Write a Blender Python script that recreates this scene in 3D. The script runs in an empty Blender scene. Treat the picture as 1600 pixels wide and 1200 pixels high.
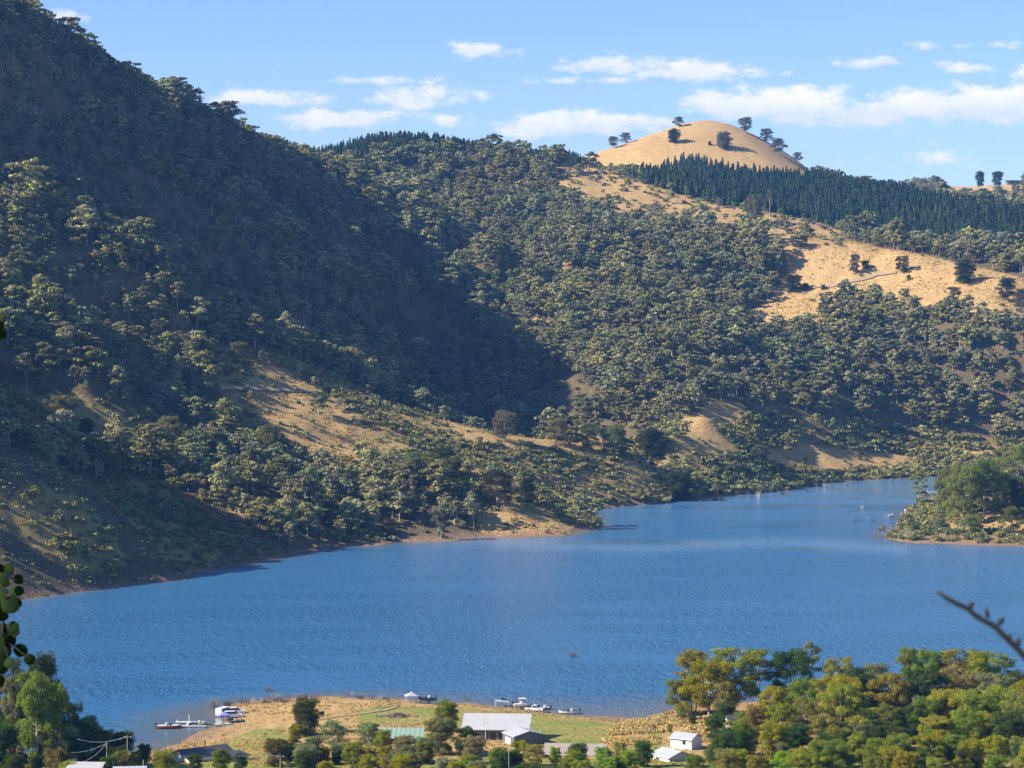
import bpy, bmesh, math, random
import numpy as np
from mathutils import Vector, Matrix
R = math.radians
PI = math.pi
SC = bpy.context.scene
COL = SC.collection
rng = np.random.default_rng(7)
random.seed(7)

# ------------------------------------------------------------------ camera
F, U0, VH, CZ = 3670.0, 800.0, 508.0, 100.0      # focal length and horizon row of the 1600x1200 photograph; eye 100 m above the lake
cam_d = bpy.data.cameras.new('camera'); cam = bpy.data.objects.new('camera', cam_d); COL.objects.link(cam)
cam.location = (0, 0, CZ); cam.rotation_euler = (R(90), 0, 0)
cam_d.sensor_width = 36; cam_d.lens = 36 * F / 1600; cam_d.shift_y = -(600 - VH) / 1600
cam_d.clip_start = 0.3; cam_d.clip_end = 30000
cam_d.dof.use_dof = True; cam_d.dof.focus_distance = 900; cam_d.dof.aperture_fstop = 17
SC.camera = cam
# ------------------------------------------------------------------ sun, sky
SUN_EL, SUN_AZ = 33.0, 15.0                        # low sun from the left, slightly behind the camera
S = Vector((-math.cos(R(SUN_AZ)) * math.cos(R(SUN_EL)), -math.sin(R(SUN_AZ)) * math.cos(R(SUN_EL)), math.sin(R(SUN_EL))))
sl = bpy.data.lights.new('sun', 'SUN'); so = bpy.data.objects.new('sun', sl); COL.objects.link(so)
sl.energy = 5.0; sl.angle = R(0.5); sl.color = (1.0, 0.90, 0.74)
so.rotation_euler = (-S).to_track_quat('-Z', 'Y').to_euler(); so.location = (-300, 0, 500)
SC.view_settings.view_transform = 'Standard'; SC.view_settings.look = 'None'
SC.view_settings.exposure = 1.1; SC.view_settings.gamma = 1; SC.view_settings.use_curve_mapping = False
w = bpy.data.worlds.new('World'); SC.world = w; w.use_nodes = True
nt = w.node_tree; nt.nodes.clear()
N = lambda t, tree=None: (tree or nt).nodes.new(t)
def L(a, b, tree=None): (tree or nt).links.new(a, b)
def M(op, a, b=None, c=None, tree=None, clamp=False):
    t = tree or nt
    n = t.nodes.new('ShaderNodeMath'); n.operation = op; n.use_clamp = clamp
    for i, x in enumerate((a, b, c)):
        if x is None: continue
        if isinstance(x, (int, float)): n.inputs[i].default_value = x
        else: t.links.new(x, n.inputs[i])
    return n.outputs[0]
sky = N('ShaderNodeTexSky'); sky.sky_type = 'NISHITA'; sky.sun_disc = False
sky.sun_elevation = R(SUN_EL); sky.sun_rotation = math.atan2(S.x, S.y) % (2 * PI); sky.altitude = 300
sky.air_density = 1.0; sky.dust_density = 0.1; sky.ozone_density = 4.0
bg = N('ShaderNodeBackground'); bg.inputs[1].default_value = 0.072
out = N('ShaderNodeOutputWorld')
tc = N('ShaderNodeTexCoord'); sp = N('ShaderNodeSeparateXYZ'); L(tc.outputs['Generated'], sp.inputs[0])
yy = M('MAXIMUM', sp.outputs[1], 0.05)
ta = M('DIVIDE', sp.outputs[0], yy); te = M('DIVIDE', sp.outputs[2], yy)     # tangent of azimuth and elevation of a sky direction
cv = N('ShaderNodeCombineXYZ'); L(M('MULTIPLY', ta, 52), cv.inputs[0]); L(M('MULTIPLY', te, 95), cv.inputs[1])
n1 = N('ShaderNodeTexNoise'); n1.inputs['Scale'].default_value = 1.0; n1.inputs['Detail'].default_value = 8; n1.inputs['Roughness'].default_value = 0.66
L(cv.outputs[0], n1.inputs['Vector'])
n2 = N('ShaderNodeTexNoise'); n2.inputs['Scale'].default_value = 0.33; n2.inputs['Detail'].default_value = 3
L(cv.outputs[0], n2.inputs['Vector'])
# cumulus banks: (azimuth tangent, elevation tangent, half width, half height, strength)
CL = [(90, 27, 62, 16, .9), (415, 155, 105, 15, 1.0), (470, 149, 42, 12, .8), (600, 126, 85, 9, .8), (650, 152, 90, 20, 1.0), (540, 186, 150, 16, .95), (690, 186, 70, 14, .7),
      (745, 77, 38, 16, 1.1), (800, 80, 50, 8, .6), (950, 100, 80, 17, 1.05), (1080, 112, 85, 18, 1.05), (930, 126, 110, 9, .8), (1180, 114, 60, 11, .8),
      (880, 196, 130, 24, 1.15), (990, 190, 60, 16, 1.1), (1150, 166, 75, 25, 1.25), (1240, 165, 80, 30, 1.3), (1330, 178, 120, 24, 1.2), (1440, 165, 75, 28, 1.25), (1540, 160, 80, 30, 1.3), (1600, 165, 70, 34, 1.2),
      (1340, 98, 70, 13, .95), (1500, 106, 55, 12, .85), (1440, 250, 70, 18, .75), (1500, 72, 130, 9, .5), (200, 38, 40, 12, .4), (1390, 72, 60, 7, .4), (1700, 120, 90, 30, 1), (-150, 60, 120, 30, 1)]
tot = None; low = None
for (u, v, a, b, s) in CL:
    a, b = a * 1.0, b * .82
    dx = M('MULTIPLY', M('SUBTRACT', ta, (u - U0) / F), F / a)
    dy = M('MULTIPLY', M('SUBTRACT', te, (VH - v) / F), F / b)
    q = M('ADD', M('MULTIPLY', dx, dx), M('MULTIPLY', dy, dy))
    e = M('MULTIPLY', M('POWER', 2.718, M('MULTIPLY', q, -0.62)), s)
    tot = e if tot is None else M('MAXIMUM', tot, e)
    ld = M('MULTIPLY', e, dy)                                                  # undersides are greyer than tops
    low = ld if low is None else M('ADD', low, ld)
dens = M('ADD', tot, M('MULTIPLY', M('SUBTRACT', n1.outputs[0], 0.5), 2.5))
dens = M('ADD', dens, M('MULTIPLY', M('SUBTRACT', n2.outputs[0], 0.5), 0.5))
mr = N('ShaderNodeMapRange'); mr.interpolation_type = 'SMOOTHSTEP'; L(dens, mr.inputs[0])
mr.inputs[1].default_value = 0.34; mr.inputs[2].default_value = 0.98; mr.inputs[3].default_value = 0; mr.inputs[4].default_value = 0.80
br = M('ADD', M('MULTIPLY', low, 0.28), M('MULTIPLY', M('SUBTRACT', n1.outputs[0], 0.45), 1.1)); br = M('ADD', br, 0.5, clamp=True)
cc = N('ShaderNodeMix'); cc.data_type = 'RGBA'; L(br, cc.inputs['Factor'])
cc.inputs['A'].default_value = (4.9, 5.3, 7.2, 1); cc.inputs['B'].default_value = (8.2, 7.7, 7.8, 1)
# thin haze veil that whitens the lowest sky
mx = N('ShaderNodeMix'); mx.data_type = 'RGBA'
vl = N('ShaderNodeMapRange'); L(te, vl.inputs[0]); vl.inputs[1].default_value = 0.14; vl.inputs[2].default_value = 0.03; vl.inputs[3].default_value = 0.0; vl.inputs[4].default_value = 0.28
vm = N('ShaderNodeMix'); vm.data_type = 'RGBA'; L(vl.outputs[0], vm.inputs['Factor']); tn = N('ShaderNodeMix'); tn.data_type = 'RGBA'; tn.blend_type = 'MULTIPLY'; tn.inputs['Factor'].default_value = 1; L(sky.outputs[0], tn.inputs['A']); tn.inputs['B'].default_value = (.91, .97, 1.22, 1); L(tn.outputs['Result'], vm.inputs['A']); vm.inputs['B'].default_value = (4.6, 5.4, 7.6, 1)
L(mr.outputs[0], mx.inputs['Factor']); L(vm.outputs['Result'], mx.inputs['A']); L(cc.outputs['Result'], mx.inputs['B'])
L(mx.outputs['Result'], bg.inputs[0]); L(bg.outputs[0], out.inputs[0])
SC.cycles.use_denoising = True
SC.cycles.max_bounces = 5; SC.cycles.diffuse_bounces = 2; SC.cycles.glossy_bounces = 2; SC.cycles.transmission_bounces = 2; SC.cycles.volume_bounces = 0; SC.cycles.transparent_max_bounces = 4
SC.cycles.caustics_reflective = False; SC.cycles.caustics_refractive = False; SC.cycles.sample_clamp_indirect = 4

# ------------------------------------------------------------------ numpy noise
_perm = rng.random((256, 256))
def vnoise(x, y):
    xi = np.floor(x).astype(int); yi = np.floor(y).astype(int)
    fx = x - xi; fy = y - yi; fx = fx * fx * (3 - 2 * fx); fy = fy * fy * (3 - 2 * fy)
    a = _perm[xi & 255, yi & 255]; b = _perm[(xi + 1) & 255, yi & 255]; c = _perm[xi & 255, (yi + 1) & 255]; d = _perm[(xi + 1) & 255, (yi + 1) & 255]
    return (a * (1 - fx) + b * fx) * (1 - fy) + (c * (1 - fx) + d * fx) * fy - 0.5
def fbm(x, y, o=4):
    s = 0; a = 1
    for k in range(o):
        s = s + a * vnoise(x * 2 ** k + 17.3 * k, y * 2 ** k + 5.1 * k); a *= 0.5
    return s

# ------------------------------------------------------------------ terrain: measured ridge, gully and shore lines -> one height field
def P(u, v, D): return ((u - U0) / F * D, D, CZ - (v - VH) / F * D)
def SH(u, v): D = CZ * F / (v - VH); return ((u - U0) / F * D, D, 0.0)
LINES = []
def line(*p): LINES.append(list(p))
far_shore = [SH(*p) for p in [(-500, 1010), (-250, 975), (30, 937), (200, 914), (300, 898), (400, 879), (450, 867), (500, 858), (600, 851), (700, 847), (800, 841), (870, 838), (920, 829), (936, 821), (925, 806), (905, 797), (1000, 789), (1100, 778), (1200, 769), (1280, 756), (1350, 750), (1440, 746), (1490, 744)]]
LINES.append(far_shore)
pen_shore = [SH(*p) for p in [(1490, 744), (1500, 752), (1470, 768), (1450, 782), (1420, 800), (1396, 822), (1378, 841), (1430, 848), (1500, 851), (1600, 853), (1800, 856), (2300, 860)]]
LINES.append(pen_shore)
near_shore = [SH(*p) for p in [(-400, 1250), (-100, 1230), (100, 1200), (200, 1180), (262, 1166), (306, 1136), (322, 1118), (340, 1106), (400, 1097), (500, 1090), (600, 1091), (700, 1098), (780, 1104), (870, 1113), (920, 1121), (950, 1127), (985, 1122), (1020, 1112), (1060, 1106), (1150, 1100), (1300, 1092), (1500, 1088), (1700, 1085), (2300, 1080)]]
LINES.append(near_shore)
# lake bed
for p in [(-300, 700), (-150, 740), (0, 720), (150, 740), (320, 740), (-100, 900), (50, 900), (200, 860), (60, 1000), (170, 1050), (300, 950), (420, 900), (180, 1200), (240, 1320), (280, 1430), (-420, 640), (450, 760), (-230, 800), (120, 1120)]:
    LINES.append([(p[0], p[1], -12 if p[1] < 1250 else -6)])
# left mountain
line((-1100, 1000, 250), (-800, 1150, 235), (-600, 1400, 270), P(-90, 20, 1420), P(0, 38, 1450), P(100, 88, 1510), P(200, 132, 1600), P(300, 187, 1700), P(400, 229, 1800), P(480, 252, 1900), P(560, 303, 1880), P(650, 348, 1850), P(740, 388, 1820), P(785, 418, 1800))
line((-1100, 1500, 150), (-700, 1800, 150), (-330, 1950, 170), (-260, 2300, 160))
line((-1200, 500, 220), (-900, 620, 260), (-640, 760, 275), (-480, 870, 245), (-390, 950, 205))            # unseen flank beyond the left edge, shaped to throw shade on the toes
line((-620, 1080, 180), (-450, 1180, 160)); line((-430, 1260, 150), (-330, 1270, 122)); line((-205, 1280, 88), (-245, 1250, 97))
line(P(0, 335, 1300), P(130, 393, 1320), P(230, 440, 1330), P(320, 545, 1330), P(400, 553, 1335), P(480, 592, 1340), P(560, 612, 1340), P(700, 649, 1340), P(850, 687, 1340), P(990, 718, 1350), P(1030, 735, 1365))
line(P(0, 240, 1400), P(120, 290, 1430), P(200, 365, 1450), P(300, 440, 1440), P(400, 505, 1470))
line(P(0, 150, 1450), P(120, 200, 1480), P(250, 290, 1490), P(350, 375, 1500), P(500, 425, 1560), P(570, 462, 1590))
line(P(250, 235, 1650), P(400, 318, 1680), P(560, 385, 1700), P(680, 445, 1740))
# creek
line(P(1010, 747, 1395), (60, 1440, 8), (26, 1475, 15), (-8, 1510, 23), (-42, 1550, 36), (-78, 1610, 55), (-90, 1700, 80), P(640, 475, 1770), P(715, 436, 1830), P(795, 410, 1890), P(865, 352, 2000), P(905, 305, 2130))
line(P(720, 500, 1700), P(780, 462, 1760), P(850, 420, 1850))
# K spur down to the shore
line(P(620, 846, 1084), P(600, 770, 1155), P(560, 700, 1260))
line(P(760, 838, 1112), P(770, 775, 1150), P(740, 725, 1210)); line(P(880, 815, 1145), P(850, 770, 1200))
line(P(480, 855, 1060), P(430, 800, 1080), P(380, 740, 1140), P(330, 660, 1220))
# toes at the lower left
line(P(450, 864, 1022), P(380, 832, 1030), P(290, 792, 1060), P(240, 742, 1100), P(150, 702, 1140), P(0, 640, 1150))
line(P(360, 884, 978), P(280, 838, 1005), P(180, 782, 1015), P(60, 730, 1030), P(0, 705, 1045))
line(P(290, 893, 950), P(240, 838, 945), P(130, 752, 930), P(0, 692, 920), P(-250, 620, 900), (-360, 860, 110))
line(P(60, 660, 1085), P(0, 560, 1160)); line(P(240, 625, 1190), P(130, 600, 1160)); line(P(0, 470, 1210), P(200, 545, 1230))
# middle hill
line(P(400, 240, 2150), P(480, 252, 2180), P(560, 236, 2250), P(640, 228, 2290), P(700, 224, 2300), P(760, 231, 2300), P(820, 247, 2280), P(880, 256, 2260), P(905, 262, 2250), P(960, 271, 2230), P(1050, 295, 2180), P(1150, 320, 2120), P(1250, 348, 2060), P(1330, 368, 2000), P(1420, 400, 1960))
line((-250, 2020, 185), P(600, 322, 2010), P(720, 345, 1990), P(800, 370, 1950))
line(P(600, 280, 2150), P(720, 285, 2150), P(820, 305, 2120))
line((-200, 2700, 180), (0, 2700, 190), (60, 2500, 195))
line(P(830, 385, 1900), P(960, 345, 2030), P(1060, 352, 2000), P(1150, 372, 1940), P(1195, 385, 1900))
line((180, 2290, 205), (260, 2190, 170), (340, 2130, 145), (480, 2050, 128), (620, 1980, 118))
# golden hill
line(P(900, 252, 2600), P(970, 230, 2650), P(1040, 203, 2690), P(1075, 192, 2700), P(1105, 189, 2700), P(1140, 196, 2700), P(1180, 212, 2700), P(1230, 238, 2690), P(1262, 262, 2670), P(1300, 300, 2650), P(1400, 325, 2600))
line(P(900, 290, 2450), P(1000, 288, 2480), P(1080, 268, 2520), P(1150, 280, 2500), P(1200, 292, 2480), P(1290, 302, 2430), P(1400, 318, 2380), P(1500, 336, 2330), P(1600, 352, 2280), P(1800, 370, 2250), P(2200, 380, 2200))
line((150, 3200, 200), (300, 3150, 190)); line((470, 2900, 190), (620, 2750, 180))
line(P(1440, 310, 3300), P(1520, 314, 3200), P(1640, 318, 3150))
line(P(1370, 312, 3500), P(1440, 300, 3500), P(1520, 296, 3480), P(1600, 291, 3480), P(2000, 290, 3480))
line((200, 4300, 100), (900, 4300, 120), (1800, 4300, 120), (-800, 3500, 100))
# golden slope at the right
line(P(1200, 376, 1900), P(1260, 372, 1900), P(1350, 390, 1880), P(1450, 411, 1850), P(1530, 427, 1820), P(1600, 449, 1780), P(1800, 480, 1750), P(2300, 520, 1750))
line(P(1160, 514, 1780), P(1270, 508, 1760), P(1400, 500, 1750), P(1500, 515, 1700), P(1600, 520, 1680))
line(P(1230, 440, 1860), P(1380, 450, 1830)); line(P(1650, 420, 1980), P(1800, 425, 2000))
# forest flank
line(P(900, 470, 1750), P(1000, 470, 1760)); line(P(1100, 520, 1660)); line(P(900, 580, 1560), P(1000, 615, 1525)); line(P(1200, 580, 1640), P(1300, 612, 1630), P(1500, 610, 1660), P(1800, 615, 1660))
line(P(1200, 660, 1540), P(1400, 676, 1625), P(1600, 684, 1635)); line(P(1100, 650, 1460)); line(P(1100, 706, 1425)); line(P(1180, 700, 1470), P(1250, 712, 1535), P(1400, 720, 1580), P(1560, 720, 1590), P(1700, 712, 1560), P(2200, 700, 1450))
line(P(1050, 680, 1420))
# right peninsula
line(P(1490, 815, 1160), P(1560, 795, 1180), P(1640, 775, 1200), P(1900, 740, 1250)); line(P(1520, 780, 1270), P(1580, 757, 1320), P(1700, 735, 1350), P(2100, 715, 1330)); line(P(1470, 795, 1250))
# near land
for X in range(-330, 400, 60):
    LINES.append([(X, 20, 92), (X, 80, 72), (X, 150, 54), (X, 220, 39), (X, 300, 25), (X, 380, 15.5), (X, 450, 9.5), (X, 500, 6.0 if X > -100 else 3.5), (X, 545, 3.4 if X > -60 else -2.0)])
for X in range(-50, 330, 60): LINES.append([(X, 580, 1.9)])
LINES += [[P(480, 1106, 605), P(600, 1104, 608), P(720, 1108, 602), P(840, 1122, 590)], [(-60, -60, 104), (0, -60, 105), (60, -60, 104)], [(0, 0, 97.5), (-12, 5, 97), (12, 5, 97)]]
pts = []
for ln in LINES:
    for a, b in zip(ln, ln[1:] + [None]):
        pts.append(a)
        if b is None: break
        d = math.dist(a[:2], b[:2]); k = int(d // 45)
        for i in range(1, k + 1):
            t = i / (k + 1); pts.append(tuple(a[j] + (b[j] - a[j]) * t for j in range(3)))
A = np.array(pts); _, keep = np.unique(np.round(A[:, :2] / 6), axis=0, return_index=True); A = A[np.sort(keep)]
def ker(X, Y):
    r = np.sqrt((X[:, None] - A[None, :, 0]) ** 2 + (Y[:, None] - A[None, :, 1]) ** 2 + 9.0)
    return r
K_ = ker(A[:, 0], A[:, 1]); n = len(A)
Pm = np.column_stack([np.ones(n), A[:, 0], A[:, 1]])
G_ = np.block([[K_ - 1.5 * np.eye(n), Pm], [Pm.T, np.zeros((3, 3))]])
W_ = np.linalg.solve(G_, np.concatenate([A[:, 2], np.zeros(3)]))
def rbf(X, Y):
    o = np.empty(len(X))
    for i in range(0, len(X), 20000):
        x, y = X[i:i + 20000], Y[i:i + 20000]
        o[i:i + 20000] = ker(x, y) @ W_[:n] + W_[n] + W_[n + 1] * x + W_[n + 2] * y
    return o
# grid: columns of azimuth, rows of distance
cols = np.concatenate([np.arange(-2600, -300, 50), np.arange(-300, -20, 14), np.arange(-20, 1621, 5.5), np.arange(1635, 1900, 14), np.arange(1900, 3000, 50)]).astype(float)
rows = [-1]
rows = list(np.arange(-40, 60, 20.0)) + list(np.geomspace(65, 480, 40)) + list(np.arange(484, 660, 2.6)) + list(np.geomspace(664, 840, 24))
while rows[-1] < 4300: rows.append(rows[-1] + max(2.6, (rows[-1] * 0.0023)) * (1.0 if rows[-1] < 2800 else 3))
rows = np.array(rows); NC, NR = len(cols), len(rows)
UU, DD = np.meshgrid(cols, rows)
wid = np.maximum(DD, 120)                                   # near the eye the strip keeps a minimum width
XX = (UU - U0) / F * wid; YY = DD
ZZ = rbf(XX.ravel(), YY.ravel()).reshape(XX.shape)
base = ZZ.copy()
amp = np.clip((base - 3) / 40, 0, 1) * np.clip((YY - 700) / 150, 0, 1)
gold_damp = np.exp(-(((XX - 220) / 260) ** 2 + ((YY - 2650) / 220) ** 2))
rid = (1 - 2 * np.abs(fbm(XX / 170 + 3, YY / 210, 3))) - 0.6
ZZ += amp * (7.5 * rid + 5.0 * fbm(XX / 60, YY / 60, 4)) * (1 - 0.72 * gold_damp)
ZZ += np.clip((base - 0.5) / 6, 0, 1) * np.clip((YY - 700) / 100, 0, 1) * 1.6 * fbm(XX / 14, YY / 14, 3) * (1 - 0.5 * gold_damp)
ZZ += np.clip(1 - np.abs(base) / 5, 0, 1) * 0.9 * fbm(XX / 18, YY / 18, 3)
lr0 = np.arange(NR)
def H(x, y):
    x = np.atleast_1d(np.asarray(x, float)); y = np.atleast_1d(np.asarray(y, float))
    u = x / np.maximum(y, 120) * F + U0
    ci = np.interp(u, cols, np.arange(NC)); ri = np.interp(y, rows, lr0)
    c0 = np.clip(ci.astype(int), 0, NC - 2); r0 = np.clip(ri.astype(int), 0, NR - 2); fc = ci - c0; fr = ri - r0
    return (ZZ[r0, c0] * (1 - fc) + ZZ[r0, c0 + 1] * fc) * (1 - fr) + (ZZ[r0 + 1, c0] * (1 - fc) + ZZ[r0 + 1, c0 + 1] * fc) * fr
def h1(x, y): return float(H(x, y)[0])
ANG = np.maximum.accumulate((np.maximum(ZZ, 0) - CZ)[60:] / YY[60:], axis=0)      # sight-line horizon, used to leave out what no view shows
def seen(x, y, z):
    u = x / y * F + U0; ci = np.clip(np.interp(u, cols, np.arange(NC)).astype(int), 0, NC - 1)
    ri = np.clip(np.searchsorted(rows[60:], y) - 2, 0, NR - 61)
    return (z - CZ) / y - ANG[ri, ci]
def hit(u, v, d0=450, d1=4200):
    d = np.arange(d0, d1, 1.0); x = (u - U0) / F * d; z = CZ - (v - VH) / F * d
    k = np.nonzero(np.maximum(H(x, d), 0) >= z)[0]
    if len(k) == 0: return None
    D = float(d[k[0]]); return ((u - U0) / F * D, D, max(h1((u - U0) / F * D, D), 0))

def inpoly(u, v, poly):
    p = np.array(poly, float); r = np.zeros(u.shape, bool); j = len(p) - 1
    for i in range(len(p)):
        c = ((p[i, 1] > v) != (p[j, 1] > v)) & (u < (p[j, 0] - p[i, 0]) * (v - p[i, 1]) / (p[j, 1] - p[i, 1] + 1e-9) + p[i, 0])
        r ^= c; j = i
    return r
# plant cover of the far land: each zone is a stretch of hillside (outline seen from the lookout plus a distance range)
Z_GOLD, Z_FOREST, Z_PINE, Z_SCRUB, Z_GRASS, Z_BARE, Z_SHRUBBY, Z_RIDGE, Z_LAKE, Z_GREY, Z_DENSE = range(11)
ZONES = [
 (Z_SCRUB, [(980, 690), (1060, 640), (1170, 640), (1600, 690), (1700, 700), (1700, 760), (1000, 800), (900, 800), (840, 760)], 1150, 1640),
 (Z_GRASS, [(1055, 690), (1065, 655), (1110, 628), (1160, 628), (1165, 660), (1120, 672), (1160, 705), (1120, 712)], 1300, 1640),
 (Z_GRASS, [(1185, 705), (1250, 690), (1330, 704), (1420, 712), (1400, 728), (1290, 738), (1210, 730)], 1300, 1640),
 (Z_GRASS, [(1500, 706), (1560, 702), (1600, 706), (1600, 716), (1520, 716)], 1300, 1640),
 (Z_SHRUBBY, [(330, 540), (420, 548), (560, 595), (700, 640), (1000, 710), (1050, 730), (950, 805), (910, 818), (820, 800), (700, 776), (560, 756), (450, 722), (350, 682)], 1060, 1420),
 (Z_GRASS, [(385, 600), (400, 565), (440, 575), (520, 620), (570, 655), (560, 720), (480, 710), (410, 670)], 1150, 1420),
 (Z_GRASS, [(690, 648), (760, 652), (860, 680), (980, 712), (940, 722), (840, 700), (740, 690), (700, 670)], 1150, 1420),
 (Z_GRASS, [(345, 772), (430, 778), (460, 815), (420, 835), (360, 800)], 1000, 1300),
 (Z_GRASS, [(740, 800), (830, 800), (900, 822), (870, 838), (760, 838)], 1050, 1300),
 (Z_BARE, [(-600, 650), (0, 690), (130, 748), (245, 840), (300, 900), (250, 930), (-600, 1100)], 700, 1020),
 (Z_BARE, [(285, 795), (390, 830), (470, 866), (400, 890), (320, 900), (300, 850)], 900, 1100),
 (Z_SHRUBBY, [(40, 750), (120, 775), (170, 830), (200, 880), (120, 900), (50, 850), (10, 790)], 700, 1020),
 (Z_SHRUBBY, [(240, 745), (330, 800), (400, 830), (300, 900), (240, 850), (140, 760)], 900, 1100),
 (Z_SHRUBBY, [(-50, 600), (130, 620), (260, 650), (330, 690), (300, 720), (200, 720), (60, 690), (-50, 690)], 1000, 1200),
 (Z_GOLD, [(1160, 516), (1162, 492), (1205, 466), (1235, 430), (1225, 395), (1190, 378), (1200, 362), (1262, 360), (1350, 380), (1450, 400), (1600, 435), (1900, 470), (1900, 530), (1600, 512), (1500, 492), (1420, 474), (1330, 466), (1290, 486), (1272, 512)], 1650, 1990),
 (Z_GOLD, [(960, 350), (1000, 322), (1070, 326), (1090, 338), (1020, 345)], 1850, 2300),
 (Z_GOLD, [(1440, 408), (1500, 405), (1620, 425), (1620, 440), (1500, 420)], 1900, 2150),
 (Z_RIDGE, [(878, 250), (960, 262), (1050, 286), (1150, 310), (1250, 338), (1335, 362), (1310, 385), (1180, 366), (1070, 350), (960, 335), (890, 315), (860, 290)], 1850, 2320),
 (Z_PINE, [(1330, 382), (1240, 355), (1150, 328), (1050, 300), (980, 276), (1030, 268), (1080, 258), (1150, 272), (1220, 280), (1262, 282), (1290, 286), (1380, 302), (1480, 322), (1600, 340), (1900, 350), (1900, 400), (1600, 396), (1450, 384)], 2080, 2760),
 (Z_PINE, [(400, 230), (480, 225), (560, 205), (700, 190), (800, 218), (905, 240), (905, 266), (850, 256), (770, 240), (700, 236), (600, 248), (520, 262), (440, 250)], 2080, 2500),
 (Z_GOLD, [(860, 265), (905, 225), (1040, 170), (1105, 160), (1190, 190), (1262, 246), (1300, 284), (1220, 282), (1150, 273), (1080, 259), (990, 280), (920, 290)], 2350, 3000),
 (Z_GOLD, [(1455, 305), (1480, 290), (1530, 284), (1600, 284), (1600, 303), (1530, 310), (1500, 318)], 3000, 3600),
 (Z_GREY, [(1320, 300), (1460, 270), (1460, 305), (1530, 314), (1620, 306), (1620, 280), (1900, 270), (1900, 340), (1500, 335)], 2900, 4000),
 (Z_GREY, [(1310, 372), (1330, 352), (1420, 360), (1900, 385), (1900, 440), (1600, 440), (1450, 405)], 1880, 2180),
]
def zone(x, y, z):
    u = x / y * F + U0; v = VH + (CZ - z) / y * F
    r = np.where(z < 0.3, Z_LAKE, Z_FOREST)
    r = np.where((y > 2450) & (x > 100) & (r == Z_FOREST), Z_GREY, r)
    wob = 7 * fbm(x / 25, y / 25, 3)
    for k, poly, d0, d1 in ZONES:
        m = (y > d0) & (y < d1) & (u > poly[0][0] - 3000)
        m &= inpoly(u + wob, v + wob * 0.5, poly)
        r = np.where(m & (z > 0.3), k, r)
    pen = (x > 160) & (y < 1420) & (y > 1000) & (z > 0.3) & (x / y * F + U0 > 1370)
    r = np.where(pen, Z_SHRUBBY, r)
    pg = inpoly(u, v, [(1470, 820), (1530, 790), (1580, 745), (1620, 740), (1900, 730), (1900, 830), (1600, 832), (1500, 830)]) & pen
    return np.where(pg, Z_GRASS, r)

# ------------------------------------------------------------------ materials
def new_mat(name):
    m = bpy.data.materials.new(name); m.use_nodes = True; t = m.node_tree
    b = t.nodes['Principled BSDF']; return m, t, b
def noise(t, scale, detail=4, rough=0.55, vec=None):
    n = t.nodes.new('ShaderNodeTexNoise'); n.inputs['Scale'].default_value = scale; n.inputs['Detail'].default_value = detail; n.inputs['Roughness'].default_value = rough
    if vec is not None: t.links.new(vec, n.inputs['Vector'])
    return n.outputs[0]
def mixc(t, f, a, b, mode='MIX'):
    n = t.nodes.new('ShaderNodeMix'); n.data_type = 'RGBA'; n.blend_type = mode
    for k, x in (('Factor', f), ('A', a), ('B', b)):
        if isinstance(x, (int, float)): n.inputs[k].default_value = x
        elif isinstance(x, tuple): n.inputs[k].default_value = x if len(x) == 4 else (*x, 1)
        else: t.links.new(x, n.inputs[k])
    return n.outputs['Result']
def ramp(t, x, a, b, lo=0.0, hi=1.0):
    n = t.nodes.new('ShaderNodeMapRange'); t.links.new(x, n.inputs[0])
    for i, q in enumerate((a, b, lo, hi)): n.inputs[i + 1].default_value = q
    return n.outputs[0]
def plain(name, col, rough=0.6, metal=0.0, var=0.18, scale=1.5):
    m, t, b = new_mat(name)
    co = t.nodes.new('ShaderNodeTexCoord').outputs['Object']
    f = noise(t, scale, 5, 0.6, co)
    c = mixc(t, ramp(t, f, 0.3, 0.7), tuple(x * (1 - var) for x in col), tuple(min(1, x * (1 + var)) for x in col))
    t.links.new(c, b.inputs['Base Color']); b.inputs['Roughness'].default_value = rough; b.inputs['Metallic'].default_value = metal
    return m
def ribbed(name, col, step=0.6, axis=0, rough=0.45):
    m, t, b = new_mat(name)
    co = t.nodes.new('ShaderNodeTexCoord'); s = t.nodes.new('ShaderNodeSeparateXYZ'); t.links.new(co.outputs['Object'], s.inputs[0])
    wv = M('SINE', M('MULTIPLY', s.outputs[axis], 2 * PI / step, tree=t), tree=t)
    f = noise(t, 0.8, 4, 0.6, co.outputs['Object'])
    c = mixc(t, ramp(t, f, 0.3, 0.7), tuple(x * .85 for x in col), col)
    c = mixc(t, ramp(t, wv, 0.75, 0.98, 0, 0.3), c, tuple(x * .6 for x in col))
    t.links.new(c, b.inputs['Base Color']); b.inputs['Roughness'].default_value = rough
    bp = t.nodes.new('ShaderNodeBump'); bp.inputs['Distance'].default_value = 0.03; bp.inputs['Strength'].default_value = 0.7
    t.links.new(wv, bp.inputs['Height']); t.links.new(bp.outputs[0], b.inputs['Normal'])
    return m
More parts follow.
